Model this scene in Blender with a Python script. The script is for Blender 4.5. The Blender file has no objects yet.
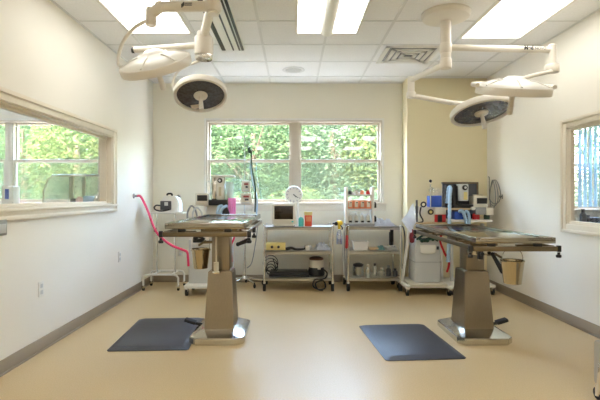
import bpy, bmesh, math, random
from mathutils import Vector, Matrix
random.seed(7)
SC = bpy.context.scene
COL = SC.collection
PI = math.pi
# the camera stands at the origin, 1.184 m up, looking along +y.  F = focal length in pixels of the 600 px wide frame
F, CH, VX, VY = 450.0, 1.184, 293.0, 196.0
def X(px, d): return (px - VX) * d / F
def Z(py, d): return CH - (py - VY) * d / F
def P(px, py, d): return Vector((X(px, d), d, Z(py, d)))

# ------------------------------------------------------------------ materials
def srgb(r, g, b):
    f = lambda c: (c / 255 / 12.92) if c / 255 <= .04045 else ((c / 255 + .055) / 1.055) ** 2.4
    return (f(r), f(g), f(b), 1)
MATS = {}
def mat(name, rgb, rough=.5, metal=0., vary=.06, scale=6., bump=0., bscale=80., stretch=None, spec=.5, **kw):
    if name in MATS: return MATS[name]
    m = bpy.data.materials.new(name); m.use_nodes = True
    nt = m.node_tree; N = nt.nodes; L = nt.links
    b = N['Principled BSDF']
    c = srgb(*rgb)
    tc = N.new('ShaderNodeTexCoord')
    mp = N.new('ShaderNodeMapping'); L.new(tc.outputs['Object'], mp.inputs['Vector'])
    if stretch: mp.inputs['Scale'].default_value = stretch
    nz = N.new('ShaderNodeTexNoise'); nz.inputs['Scale'].default_value = scale; nz.inputs['Detail'].default_value = 4
    L.new(mp.outputs[0], nz.inputs['Vector'])
    rp = N.new('ShaderNodeValToRGB')
    rp.color_ramp.elements[0].color = tuple(v * (1 - vary) for v in c[:3]) + (1,)
    rp.color_ramp.elements[1].color = tuple(min(1, v * (1 + vary)) for v in c[:3]) + (1,)
    rp.color_ramp.elements[0].position = .3; rp.color_ramp.elements[1].position = .7
    L.new(nz.outputs['Fac'], rp.inputs['Fac']); L.new(rp.outputs['Color'], b.inputs['Base Color'])
    b.inputs['Roughness'].default_value = rough; b.inputs['Metallic'].default_value = metal
    b.inputs['Specular IOR Level'].default_value = spec
    if bump:
        n2 = N.new('ShaderNodeTexNoise'); n2.inputs['Scale'].default_value = bscale
        L.new(mp.outputs[0], n2.inputs['Vector'])
        bp = N.new('ShaderNodeBump'); bp.inputs['Strength'].default_value = bump; bp.inputs['Distance'].default_value = .01
        L.new(n2.outputs['Fac'], bp.inputs['Height']); L.new(bp.outputs[0], b.inputs['Normal'])
    for k, v in kw.items(): b.inputs[k].default_value = v
    MATS[name] = m
    return m
def emis(name, rgb, strength):
    m = mat(name, rgb, .4, vary=.01)
    b = m.node_tree.nodes['Principled BSDF']
    b.inputs['Emission Color'].default_value = srgb(*rgb); b.inputs['Emission Strength'].default_value = strength
    return m
def see_through(name, rgb, clear, rough=.03, gloss=True):
    """clear pane / film: part of the light passes, the rest is reflected or scattered"""
    m = bpy.data.materials.new(name); m.use_nodes = True
    nt = m.node_tree; N = nt.nodes; L = nt.links
    N.remove(N['Principled BSDF']); out = N['Material Output']
    t = N.new('ShaderNodeBsdfTransparent')
    g = N.new('ShaderNodeBsdfGlossy' if gloss else 'ShaderNodeBsdfDiffuse')
    g.inputs['Color'].default_value = srgb(*rgb)
    g.inputs['Roughness'].default_value = rough
    nz = N.new('ShaderNodeTexNoise'); nz.inputs['Scale'].default_value = 3
    mr = N.new('ShaderNodeMapRange'); mr.inputs['To Min'].default_value = 1 - clear - .015; mr.inputs['To Max'].default_value = 1 - clear + .015
    L.new(nz.outputs['Fac'], mr.inputs['Value'])
    mx = N.new('ShaderNodeMixShader'); L.new(mr.outputs[0], mx.inputs[0])
    L.new(t.outputs[0], mx.inputs[1]); L.new(g.outputs[0], mx.inputs[2]); L.new(mx.outputs[0], out.inputs['Surface'])
    MATS[name] = m
    return m

WALL = mat('wall_paint', (244, 240, 229), .75, vary=.012, scale=1.5, bump=.05, bscale=220)
WALLA = mat('wall_paint_yellow', (238, 227, 190), .75, vary=.012, scale=1.5, bump=.05, bscale=220)
WALLY = mat('wall_paint_cream', (242, 237, 220), .75, vary=.012, scale=1.5, bump=.05, bscale=220)
TRIM = mat('trim_paint', (238, 229, 212), .4, vary=.015)
SASH = mat('sash_vinyl', (206, 196, 180), .45, vary=.02)
WTRIM = mat('white_trim', (240, 238, 230), .4, vary=.015)
BASE = mat('cove_base', (160, 146, 126), .5, vary=.03)
CEIL = mat('ceiling_tile', (243, 243, 242), .9, vary=.03, scale=60, bump=.15, bscale=300)
TEE = mat('ceiling_tee', (226, 226, 224), .5, vary=.01)
WHITE = mat('white_enamel', (236, 234, 226), .35, vary=.02)
OFFWHITE = mat('offwhite_plastic', (222, 216, 200), .4, vary=.02)
BEIGE = mat('beige_plastic', (205, 196, 172), .4, vary=.03)
LAMPW = mat('lamp_enamel', (228, 222, 210), .28, vary=.015)
GREY = mat('grey_plastic', (150, 152, 152), .45, vary=.03)
LGREY = mat('light_grey_enamel', (205, 207, 205), .4, vary=.02)
DGREY = mat('dark_grey_plastic', (74, 76, 80), .45, vary=.05)
BLACK = mat('black_plastic', (24, 24, 26), .4, vary=.08)
RUBBER = mat('black_rubber', (30, 30, 32), .7, vary=.1)
SCREEN = mat('dark_screen', (34, 26, 20), .15, vary=.05)
MATG = mat('mat_rubber', (60, 60, 66), .42, vary=.06, scale=30, bump=.25, bscale=120)
STEEL = mat('brushed_steel', (150, 140, 124), .3, 1., vary=.05, scale=4, stretch=(60, 60, 1.5), bump=.02, bscale=30)
STEELT = mat('polished_steel', (150, 145, 134), .13, 1., vary=.03, scale=5)
STEELR = mat('rail_steel', (122, 110, 90), .3, 1., vary=.04, scale=5)
CAST = mat('cast_steel', (206, 204, 196), .16, 1., vary=.04, scale=8)
CHROME = mat('chrome', (225, 225, 222), .08, 1., vary=.02)
BRASSY = mat('bucket_steel', (186, 174, 148), .14, 1., vary=.05, scale=4, stretch=(40, 40, 2))
PINK = mat('pink_tube', (240, 70, 120), .4, vary=.06)
PINKC = mat('pink_cloth', (250, 168, 208), .7, vary=.12, scale=30)
RED = mat('red_plastic', (190, 36, 40), .4, vary=.08)
ORANGE = mat('red_orange_plastic', (236, 92, 62), .4, vary=.05)
ORLAB = mat('orange_label', (240, 150, 110), .5, vary=.05)
TEAL = mat('teal_plastic', (84, 204, 200), .35, vary=.05)
BLUE = mat('blue_plastic', (52, 92, 190), .4, vary=.08)
LBLUE = mat('pale_blue_plastic', (176, 206, 232), .45, vary=.05)
YELLOW = mat('yellow_plastic', (240, 206, 60), .45, vary=.06)
CREAMY = mat('cream_box', (232, 214, 140), .45, vary=.05)
NAVY = mat('navy_fabric', (44, 50, 82), .8, vary=.1)
GREENB = mat('dark_green', (22, 60, 48), .4, vary=.08)
PAPER = mat('crumpled_film', (236, 240, 246), .3, vary=.05, scale=25, bump=.8, bscale=40)
DRAPE = mat('white_drape', (240, 240, 240), .6, vary=.03, scale=12)
BROWN = mat('brown_lid', (110, 66, 44), .5, vary=.08)
TAN = mat('tan_shelf', (206, 180, 142), .5, vary=.04)
BARK = mat('bark', (92, 78, 64), .9, vary=.25, scale=12, bump=.6, bscale=20)
CLEAR = see_through('clear_plastic', (240, 246, 246), .86, .12)
GLASS = see_through('window_glass', (240, 245, 248), .93, .01)
INGLASS = see_through('interior_glass', (240, 245, 248), .92, .01)
SCREENW = see_through('insect_screen', (150, 176, 152), .78, 1, gloss=False)
JAR = see_through('jar_glass', (225, 230, 228), .5, .05)

def floor_mat():
    m = mat('epoxy_floor', (206, 180, 132), .2, vary=.03, scale=1.2, spec=.28)
    nt = m.node_tree; N = nt.nodes; L = nt.links; b = N['Principled BSDF']
    tc = N.new('ShaderNodeTexCoord')
    v = N.new('ShaderNodeTexNoise'); v.inputs['Scale'].default_value = 130; v.inputs['Detail'].default_value = 3
    L.new(tc.outputs['Object'], v.inputs['Vector'])
    rp = N.new('ShaderNodeValToRGB'); rp.color_ramp.elements[0].position = .36; rp.color_ramp.elements[1].position = .62
    rp.color_ramp.elements[0].color = srgb(204, 182, 140); rp.color_ramp.elements[1].color = srgb(238, 220, 184)
    L.new(v.outputs['Fac'], rp.inputs['Fac'])
    mx = N.new('ShaderNodeMix'); mx.data_type = 'RGBA'; mx.inputs[0].default_value = .25
    old = b.inputs['Base Color'].links[0].from_socket
    L.new(old, mx.inputs[6]); L.new(rp.outputs['Color'], mx.inputs[7]); L.new(mx.outputs[2], b.inputs['Base Color'])
    n = N.new('ShaderNodeTexNoise'); n.inputs['Scale'].default_value = 9; L.new(tc.outputs['Object'], n.inputs['Vector'])
    mr = N.new('ShaderNodeMapRange'); mr.inputs['To Min'].default_value = .30; mr.inputs['To Max'].default_value = .325
    L.new(n.outputs['Fac'], mr.inputs['Value']); L.new(mr.outputs[0], b.inputs['Roughness'])
    bp = N.new('ShaderNodeBump'); bp.inputs['Strength'].default_value = .02; bp.inputs['Distance'].default_value = .01
    n3 = N.new('ShaderNodeTexNoise'); n3.inputs['Scale'].default_value = 30; L.new(tc.outputs['Object'], n3.inputs['Vector'])
    L.new(n3.outputs['Fac'], bp.inputs['Height']); L.new(bp.outputs[0], b.inputs['Normal'])
    return m
FLOOR = floor_mat()
def leaf_mat(name, stops):
    m = bpy.data.materials.new(name); m.use_nodes = True
    nt = m.node_tree; N = nt.nodes; L = nt.links; N.remove(N['Principled BSDF']); out = N['Material Output']
    tc = N.new('ShaderNodeTexCoord')
    nz = N.new('ShaderNodeTexNoise'); nz.inputs['Scale'].default_value = 3.2; nz.inputs['Detail'].default_value = 6
    L.new(tc.outputs['Object'], nz.inputs['Vector'])
    rp = N.new('ShaderNodeValToRGB'); e = rp.color_ramp.elements
    e[0].position = .32; e[0].color = srgb(*stops[0]); e[1].position = .68; e[1].color = srgb(*stops[2])
    k = e.new(.5); k.color = srgb(*stops[1])
    L.new(nz.outputs['Fac'], rp.inputs['Fac'])
    d = N.new('ShaderNodeBsdfDiffuse'); t = N.new('ShaderNodeBsdfTranslucent')
    L.new(rp.outputs[0], d.inputs[0]); L.new(rp.outputs[0], t.inputs[0])
    mx = N.new('ShaderNodeMixShader'); mx.inputs[0].default_value = .55
    L.new(d.outputs[0], mx.inputs[1]); L.new(t.outputs[0], mx.inputs[2]); L.new(mx.outputs[0], out.inputs[0])
    return m
LEAF = [leaf_mat('leaf_green', ((42, 56, 40), (56, 76, 50), (76, 90, 60))),
        leaf_mat('leaf_pale', ((52, 68, 54), (68, 86, 66), (90, 100, 78))),
        leaf_mat('leaf_yellow', ((48, 64, 38), (68, 82, 48), (88, 92, 58)))]

# ------------------------------------------------------------------ mesh builder (world coordinates in, local to the parent out)
class MB:
    def __init__(s): s.bm = bmesh.new(); s.M = Matrix.Identity(4)
    def _add(s, verts, faces):
        vs = [s.bm.verts.new(s.M @ Vector(v)) for v in verts]
        for f in faces:
            try: s.bm.faces.new([vs[i] for i in f])
            except ValueError: pass
        return vs
    def box(s, x0, x1, y0, y1, z0, z1, bev=0., taper=None):
        tb = bmesh.new()
        tx, ty = taper or (1, 1); cx, cy = (x0 + x1) / 2, (y0 + y1) / 2
        pts = [(x, y, z0) for x, y in ((x0, y0), (x1, y0), (x1, y1), (x0, y1))]
        pts += [(cx + (x - cx) * tx, cy + (y - cy) * ty, z1) for x, y in ((x0, y0), (x1, y0), (x1, y1), (x0, y1))]
        v = [tb.verts.new(p) for p in pts]
        for f in ((3, 2, 1, 0), (4, 5, 6, 7), (0, 1, 5, 4), (1, 2, 6, 5), (2, 3, 7, 6), (3, 0, 4, 7)): tb.faces.new([v[i] for i in f])
        if bev:
            bmesh.ops.bevel(tb, geom=tb.edges[:], offset=bev, segments=2, profile=.5, affect='EDGES', clamp_overlap=True)
        return s._merge(tb)
    def _merge(s, tb):
        tb.verts.index_update()
        s._add([tuple(v.co) for v in tb.verts], [[v.index for v in f.verts] for f in tb.faces]); tb.free(); return s
    def prism(s, pts, z0, z1, bev=0., top=None):
        """polygon in xy swept from z0 to z1 (top: another polygon for the upper face)"""
        tb = bmesh.new(); n = len(pts); top = top or pts
        a = [tb.verts.new((x, y, z0)) for x, y in pts]; b = [tb.verts.new((x, y, z1)) for x, y in top]
        tb.faces.new(a[::-1]); tb.faces.new(b)
        for i in range(n): tb.faces.new((a[i], a[(i + 1) % n], b[(i + 1) % n], b[i]))
        if bev: bmesh.ops.bevel(tb, geom=tb.edges[:], offset=bev, segments=2, affect='EDGES', clamp_overlap=True)
        return s._merge(tb)
    def lathe(s, prof, c=(0, 0, 0), axis=(0, 0, 1), seg=32):
        q = Vector((0, 0, 1)).rotation_difference(Vector(axis).normalized()); c = Vector(c)
        vs, fs, rings = [], [], []
        for r, h in prof:
            if r < 1e-6: rings.append([len(vs)]); vs.append(c + q @ Vector((0, 0, h)))
            else:
                rings.append(list(range(len(vs), len(vs) + seg)))
                vs += [c + q @ Vector((r * math.cos(2 * PI * i / seg), r * math.sin(2 * PI * i / seg), h)) for i in range(seg)]
        for a, b in zip(rings, rings[1:]):
            if len(a) == 1 and len(b) == 1: continue
            for i in range(seg):
                j = (i + 1) % seg
                if len(a) == 1: fs.append((a[0], b[j], b[i]))
                elif len(b) == 1: fs.append((a[i], a[j], b[0]))
                else: fs.append((a[i], a[j], b[j], b[i]))
        s._add(vs, fs); return s
    def cyl(s, p0, p1, r0, r1=None, seg=20):
        p0, p1 = Vector(p0), Vector(p1); r1 = r0 if r1 is None else r1; h = (p1 - p0).length
        return s.lathe([(0, 0), (r0, 0), (r1, h), (0, h)], p0, p1 - p0, seg)
    def ball(s, c, r, sc=(1, 1, 1), seg=20):
        n = 10; c = Vector(c)
        tb = bmesh.new(); bmesh.ops.create_uvsphere(tb, u_segments=seg, v_segments=n, radius=r)
        for v in tb.verts: v.co = Vector((v.co.x * sc[0], v.co.y * sc[1], v.co.z * sc[2])) + c
        return s._merge(tb)
    def tube(s, pts, r, seg=10, smooth=True, n=6):
        pts = [Vector(p) for p in pts]
        if smooth and len(pts) > 2:
            q = []
            for i in range(len(pts) - 1):
                p0, p1, p2, p3 = pts[max(i - 1, 0)], pts[i], pts[i + 1], pts[min(i + 2, len(pts) - 1)]
                for k in range(n):
                    t = k / n
                    q.append(.5 * ((2 * p1) + (p2 - p0) * t + (2 * p0 - 5 * p1 + 4 * p2 - p3) * t * t + (3 * p1 - p0 - 3 * p2 + p3) * t ** 3))
            pts = q + [pts[-1]]
        vs, fs = [], []; nrm = None
        for i, p in enumerate(pts):
            t = (pts[min(i + 1, len(pts) - 1)] - pts[max(i - 1, 0)]).normalized()
            if nrm is None: nrm = t.orthogonal().normalized()
            nrm = (nrm - t * nrm.dot(t)).normalized(); bn = t.cross(nrm)
            rr = r(i / (len(pts) - 1)) if callable(r) else r
            for k in range(seg):
                a = 2 * PI * k / seg; vs.append(p + (nrm * math.cos(a) + bn * math.sin(a)) * rr)
        for i in range(len(pts) - 1):
            for k in range(seg):
                a, b = i * seg + k, i * seg + (k + 1) % seg
                fs.append((a, b, b + seg, a + seg))
        fs.append(tuple(range(seg))[::-1]); fs.append(tuple(range(len(vs) - seg, len(vs))))
        s._add(vs, fs); return s
    def torus(s, c, R, r, axis=(0, 0, 1), seg=32, a0=0, a1=2 * PI):
        q = Vector((0, 0, 1)).rotation_difference(Vector(axis).normalized()); c = Vector(c)
        pts = [c + q @ Vector((R * math.cos(a0 + (a1 - a0) * i / seg), R * math.sin(a0 + (a1 - a0) * i / seg), 0)) for i in range(seg + 1)]
        return s.tube(pts, r, 8, smooth=False)
    def sheet(s, fn, nu, nv, thick=.003):
        """a cloth or film: fn(u,v) gives its points; built with two faces and a rim"""
        vs = [Vector(fn(i / nu, j / nv)) for i in range(nu + 1) for j in range(nv + 1)]
        tb = bmesh.new(); bv = [tb.verts.new(v) for v in vs]
        for i in range(nu):
            for j in range(nv):
                a = i * (nv + 1) + j; tb.faces.new((bv[a], bv[a + 1], bv[a + nv + 2], bv[a + nv + 1]))
        bmesh.ops.solidify(tb, geom=tb.faces[:], thickness=thick)
        return s._merge(tb)
    def build(s, name, m, parent=None, sharp=35, **props):
        bm = s.bm
        bmesh.ops.recalc_face_normals(bm, faces=bm.faces[:])
        if parent is None:
            lo = Vector([min(v.co[i] for v in bm.verts) for i in range(3)]); hi = Vector([max(v.co[i] for v in bm.verts) for i in range(3)])
            org = Vector(((lo.x + hi.x) / 2, (lo.y + hi.y) / 2, lo.z))
        else:
            org = WORLD[parent.name]
        for v in bm.verts: v.co -= org
        for f in bm.faces: f.smooth = True
        for e in bm.edges:
            if len(e.link_faces) == 2 and e.calc_face_angle(0) > math.radians(sharp): e.smooth = False
        me = bpy.data.meshes.new(name); bm.to_mesh(me); bm.free(); me.materials.append(m)
        o = bpy.data.objects.new(name, me); COL.objects.link(o)
        if parent is None: o.location = org
        else: o.parent = parent
        WORLD[o.name] = org
        for k, v in props.items(): o[k] = v
        return o
WORLD = {}
def thing(name, loc, label, cat, group=None):
    o = bpy.data.objects.new(name, None); COL.objects.link(o); o.location = loc; o.empty_display_size = .1
    WORLD[o.name] = Vector(loc); tag(o, label, cat, group); return o
def tag(o, label, cat, group=None):
    o['label'] = label; o['category'] = cat
    if group: o['group'] = group
    return o
def solo(mb, name, m, label, cat, group=None, **k): return tag(mb.build(name, m, **k), label, cat, group)
def struct(mb, name, m, parent=None):
    o = mb.build(name, m, parent)
    if parent is None: o['kind'] = 'structure'
    return o

# ------------------------------------------------------------------ room
XL, XR, YB, YP, XP, H, YR = -1.928, 2.557, 6.197, 5.93, 1.505, 2.74, -3.2
T = .13
LY0, LY1, LZ0, LZ1 = 1.3, 4.80, 1.10, 1.817         # opening in the left wall
RY0, RY1, RZ0, RZ1 = 1.7, 4.19, .924, 1.816          # opening in the right wall
WX0, WX1, WZ0, WZ1 = -1.196, 1.226, 1.09, 2.226      # window in the back wall
AX0, AX1 = -5.0, 5.4                                 # outer walls of the rooms next door
struct(MB().box(AX0, AX1, YR - .2, YB + .2, -.1, 0), 'floor', FLOOR)
struct(MB().box(AX0, AX1, YR - .2, YB + .2, H, H + .06), 'ceiling', CEIL)
struct(MB().box(AX0 - .3, AX1 + .3, YR - .3, YB + .35, H + .06, H + .3), 'roof', mat('roofing', (120, 116, 112), .9))
def side_wall(name, x0, x1, y0, y1, z0, z1):
    m = MB().box(x0, x1, YR, y0, 0, H).box(x0, x1, y1, YB, 0, H).box(x0, x1, y0, y1, 0, z0).box(x0, x1, y0, y1, z1, H)
    return struct(m, name, WALL)
side_wall('wall_left', XL - T, XL, LY0, LY1, LZ0, LZ1)
side_wall('wall_right', XR, XR + .05, RY0, RY1, RZ0, RZ1)
struct(MB().box(XL - T, XR + T, YR - .15, YR, 0, H), 'wall_rear', WALL)
def back_wall(name, x0, x1, w0, w1, z0, z1, m):
    b = MB().box(x0, w0, YB, YB + .2, 0, H).box(w1, x1, YB, YB + .2, 0, H).box(w0, w1, YB, YB + .2, 0, z0).box(w0, w1, YB, YB + .2, z1, H)
    return struct(b, name, m)
back_wall('wall_back', XL - T, XP + .1, WX0, WX1, WZ0, WZ1, WALLY)
struct(MB().box(XP, XR + T, YP, YB + .2, 0, H), 'wall_back_right', WALLA)
LW0, LW1 = -4.98, -2.66                           # window of the room to the left
back_wall('wall_back_next_left', AX0, XL - T, LW0, LW1, WZ0, WZ1, WALL)
RW0, RW1 = 3.70, 5.2
back_wall('wall_back_next_right', XR + T, AX1, RW0, RW1, 1.0, 2.2, WALL)
struct(MB().box(AX0 - .15, AX0, YR, YB + .2, 0, H), 'wall_outer_left', WALL)
struct(MB().box(AX1, AX1 + .15, YR, YB + .2, 0, H), 'wall_outer_right', WALL)
struct(MB().box(AX0, XL - T, YR - .15, YR, 0, H).box(XR + T, AX1, YR - .15, YR, 0, H), 'wall_rear_next', WALL)
# baseboards
struct(MB().box(XL, XL + .008, YR, YB, 0, .1, .002).box(XL, XL + .02, YR, YB, 0, .012, .004), 'baseboard_left', BASE)
struct(MB().box(XR - .008, XR, YR, YP, 0, .1, .002).box(XR - .02, XR, YR, YP, 0, .012, .004), 'baseboard_right', BASE)
struct(MB().box(XL + .008, XP, YB - .008, YB, 0, .1, .002), 'baseboard_back', BASE)
struct(MB().box(XP, XR - .008, YP - .008, YP, 0, .1, .002), 'baseboard_back_right', BASE)
struct(MB().box(XP - .008, XP, YP - .008, YB - .008, 0, .1, .002), 'baseboard_jog', BASE)
# ceiling grid
g = MB()
for x in (-1.553, -.94, -.311, .9, 1.63, 2.236): g.box(x - .012, x + .012, YR, YB, H - .005, H + .004)
g.box(.319 - .012, .319 + .012, 4.36, YB, H - .005, H + .004)
for y in (-2.7, -2.1, -1.5, -.9, -.3, .3, .9, 1.55, 2.17, 2.78, 3.39, 4.0, 4.62, 5.2, 5.85): g.box(XL, XR, y - .012, y + .012, H - .0045, H + .004)
g.box(XL, XL + .02, YR, YB, H - .006, H + .004).box(XR - .02, XR, YR, YP, H - .006, H + .004)
g.box(XL, XP, YB - .02, YB, H - .006, H + .004).box(XP, XR, YP - .02, YP, H - .006, H + .004)
struct(g, 'trim_ceiling_grid', TEE)
# casings of the two openings to the rooms next door (profiled: a flat and a raised outer bead), jamb lining, glass
def casing(name, xw, s, y0, y1, z0, z1, w, sill, T=T):
    m = MB()
    def strip(a0, a1, c0, c1, t): m.box(min(xw, xw + s * t), max(xw, xw + s * t), a0, a1, c0, c1, .004)
    strip(y1, y1 + w, z0 - w, z1 + w, .016); strip(y0 - w, y0, z0 - w, z1 + w, .016); strip(y0, y1, z1, z1 + w, .016); strip(y0, y1, z0 - w, z0, .016)
    o = w * .62
    strip(y1 + o, y1 + w, z0 - w, z1 + w, .028); strip(y0 - w, y0 - o, z0 - w, z1 + w, .028); strip(y0 - o, y1 + o, z1 + o, z1 + w, .028); strip(y0 - o, y1 + o, z0 - w, z0 - o, .028)
    if sill: strip(y0 - w, y1 + w, z0 - .022, z0, .035)
    xo = xw - s * T
    a, b = min(xw, xo), max(xw, xo)
    m.box(a, b, y1 - .012, y1, z0, z1).box(a, b, y0, y0 + .012, z0, z1).box(a, b, y0, y1, z1 - .012, z1).box(a, b, y0, y1, z0, z0 + .012)
    xc = xw - s * T * .55
    for (u0, u1, v0, v1) in ((y1 - .03, y1 - .012, z0 + .012, z1 - .012), (y0 + .012, y0 + .03, z0 + .012, z1 - .012), (y0 + .03, y1 - .03, z1 - .03, z1 - .012), (y0 + .03, y1 - .03, z0 + .012, z0 + .03)):
        m.box(xc - .018, xc + .018, u0, u1, v0, v1)
    t = struct(m, name, TRIM)
    return struct(MB().box(xc - .003, xc + .003, y0 + .026, y1 - .026, z0 + .026, z1 - .026), 'pane', INGLASS, t)
casing('trim_1', XL, 1, LY0, LY1, LZ0, LZ1, .082, True)
casing('trim_2', XR, -1, RY0, RY1, RZ0, RZ1, .078, False, .05)
# outside windows: casing, jambs, mullion, double-hung sashes
def window(name, x0, x1, z0, z1, splits, mw, stool=True):
    root = thing(name, ((x0 + x1) / 2, YB, z0), '', ''); del root['label']; del root['category']; root['kind'] = 'structure'
    c = MB()
    for a, b, e, f in ((x0 - .028, x0, z0, z1 + .028), (x1, x1 + .028, z0, z1 + .028), (x0, x1, z1, z1 + .028)): c.box(a, b, YB - .012, YB, e, f, .003)
    c.box(x0 - .028, x1 + .028, YB - .012, YB, z0 - .005, z0, 0)
    c.build('casing', WTRIM, root)
    j = MB().box(x0, x0 + .02, YB, YB + .2, z0, z1).box(x1 - .02, x1, YB, YB + .2, z0, z1).box(x0, x1, YB, YB + .2, z1 - .02, z1).box(x0, x1, YB, YB + .2, z0, z0 + .015)
    j.build('jamb', SASH, root)
    if stool:
        MB().box(x0 - .05, x1 + .05, YB - .045, YB + .07, z0 - .026, z0 + .004, .006).build('stool', TRIM, root)
        MB().box(x0 - .03, x1 + .05, YB - .02, YB, z0 - .11, z0 - .026, .004).build('apron', TRIM, root)
    edges = [x0 + .02] + [v for s in splits for v in (s - mw / 2, s + mw / 2)] + [x1 - .02]
    for s in splits: MB().box(s - mw / 2, s + mw / 2, YB + .035, YB + .13, z0 + .01, z1 - .01, .004).build('mullion', SASH, root)
    mid = z0 + (z1 - z0) * .51
    for a, b in zip(edges[::2], edges[1::2]):
        for k, (e, f, yy) in enumerate(((mid - .02, z1 - .02, YB + .085), (z0 + .015, mid + .022, YB + .045))):
            w = .027
            m = MB().box(a, a + w, yy, yy + .035, e, f, .004).box(b - w, b, yy, yy + .035, e, f, .004)
            m.box(a + w, b - w, yy, yy + .035, f - w * 1.05, f, .004).box(a + w, b - w, yy, yy + .035, e, e + w * 1.2, .004)
            s = m.build('sash', SASH, root)
            MB().box(a + w - .004, b - w + .004, yy + .015, yy + .019, e + w, f - w + .004).build('pane', GLASS, s)
            if k: MB().box((a + b) / 2 - .03, (a + b) / 2 + .03, yy - .008, yy + .01, f - .004, f + .012, .003).build('latch', WHITE, s)
        MB().box(a, b, YB + .14, YB + .142, z0 + .012, mid).build('insect_screen', SCREENW, root)
    return root
window('window_1', WX0, WX1, WZ0, WZ1, [.030], .115)
window('window_2', LW0, LW1, WZ0, WZ1, [-3.93], .12)
window('window_3', RW0, RW1, 1.0, 2.2, [], .1)

# ------------------------------------------------------------------ ceiling fixtures
LIGHTS = emis('troffer_lens', (255, 253, 248), 2.3)
LIGHTD = emis('troffer_dim_lens', (255, 253, 248), 2.3)
def troffer(x0, x1, y1, label, spine=False):
    y0 = y1 - 1.22; t = thing('ceiling_light', ((x0 + x1) / 2, (y0 + y1) / 2, H - .012), label, 'ceiling light', 'recessed ceiling lights')
    f = .022
    MB().box(x0, x0 + f, y0, y1, H - .012, H + .03, .003).box(x1 - f, x1, y0, y1, H - .012, H + .03, .003).box(x0 + f, x1 - f, y0, y0 + f, H - .012, H + .03, .003).box(x0 + f, x1 - f, y1 - f, y1, H - .012, H + .03, .003).build('frame', WHITE, t)
    if spine:
        cx = (x0 + x1) / 2; a = .062
        MB().box(x0 + f, cx - a, y0 + f, y1 - f, H - .004, H + .02).build('diffuser', LIGHTD, t)
        MB().box(cx + a, x1 - f, y0 + f, y1 - f, H - .004, H + .02).build('diffuser', LIGHTD, t)
        MB().tube([(cx, y0 + f, H + .028), (cx, y1 - f, H + .028)], .068, 24, smooth=False).build('reflector', WHITE, t)
    else:
        MB().box(x0 + f, x1 - f, y0 + f, y1 - f, H - .004, H + .02).build('diffuser', LIGHTS, t)
troffer(-1.553, -.96, 4.30, 'white recessed ceiling light panel above the left surgical lamp')
troffer(.02, .62, 4.30, 'middle recessed ceiling light with a grey strip between two glowing lenses', True)
troffer(1.63, 2.236, 4.43, 'bright recessed ceiling light panel behind the right surgical lamp')
for x in (-1.553, .02, 1.63): troffer(x, x + .6, 1.02, 'unseen recessed light panel added in a second row to brighten the room'); troffer(x, x + .6, -1.42, 'unseen recessed light panel added near the rear wall to brighten the room')  # both rows are out of view, added as fill light from behind the camera
troffer(-3.6, -3.0, 4.4, 'unseen recessed light panel added to brighten the left adjoining room')  # added fill light, hidden above the left opening
troffer(3.6, 4.2, 4.6, 'unseen recessed light panel added to brighten the right adjoining room')  # out of view, added to lift the brightness of the right room
# air diffuser, square
vx, vy = (X(380, 4.93) + X(437, 4.93)) / 2, 4.95
t = thing('ceiling_vent', (vx, vy, H - .01), 'square white louvred air vent in the ceiling left of the right surgical lamp', 'vent')
h = .3
MB().box(vx - h, vx + h, vy - h, vy - h + .05, H - .012, H, .003).box(vx - h, vx + h, vy + h - .05, vy + h, H - .012, H, .003).box(vx - h, vx - h + .05, vy - h, vy + h, H - .012, H, .003).box(vx + h - .05, vx + h, vy - h, vy + h, H - .012, H, .003).build('frame', WHITE, t)
MB().box(vx - h + .03, vx + h - .03, vy - h + .03, vy + h - .03, H - .004, H - .001).build('backing', GREY, t)
for k, q in enumerate((.22, .155, .09)):
    m = MB()
    for sx, sy in ((1, 0), (-1, 0), (0, 1), (0, -1)):
        for i in range(1):
            w = .045
            if sx: m.box(min(sx * q, sx * (q - w)) + vx, max(sx * q, sx * (q - w)) + vx, vy - q, vy + q, H - .02, H - .008, .002)
            else: m.box(vx - q, vx + q, min(sy * q, sy * (q - w)) + vy, max(sy * q, sy * (q - w)) + vy, H - .02, H - .008, .002)
    m.build('louvre', WHITE, t)
# speaker
sp = P(293.5, 69.7, 450 * (H - CH) / 126.3)
t = thing('ceiling_speaker', (sp.x, sp.y, H - .01), 'round flush ceiling speaker grille above the window', 'speaker')
MB().lathe([(.10, 0), (.135, 0), (.14, -.006), (.12, -.012), (.11, -.008), (.10, -.006)], (sp.x, sp.y, H), seg=40).build('rim', TEE, t)
MB().lathe([(0, -.012), (.07, -.010), (.112, -.005), (.112, 0), (0, 0)], (sp.x, sp.y, H), seg=40).build('grille', mat('speaker_mesh', (196, 196, 192), .6, vary=.2, scale=200), t)
# linear slot air diffuser
x0, x1, y1, y0 = -.752, -.519, 4.763, 3.3
t = thing('slot_vent', ((x0 + x1) / 2, (y0 + y1) / 2, H - .02), 'long linear slot air vent with black slots beside the left surgical lamp', 'vent')
MB().box(x0 - .012, x1 + .012, y0, y1 + .012, H - .006, H, .002).build('frame', WHITE, t)
for a, b in ((x0, x0 + .04), (x0 + .115, x0 + .13), (x1 - .055, x1)):
    MB().box(a, b, y0 + .01, y1, H - .018, H - .004, .003).build('slot', BLACK, t)
for a, b in ((x0 + .04, x0 + .115), (x0 + .13, x1 - .055)):
    MB().box(a, b, y0 + .01, y1, H - .014, H - .004, .002).build('blade', WHITE, t)
MB().box(x1 - .034, x1 - .024, y0 + .01, y1, H - .021, H - .017, .001).build('slot_divider', LGREY, t)

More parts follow.
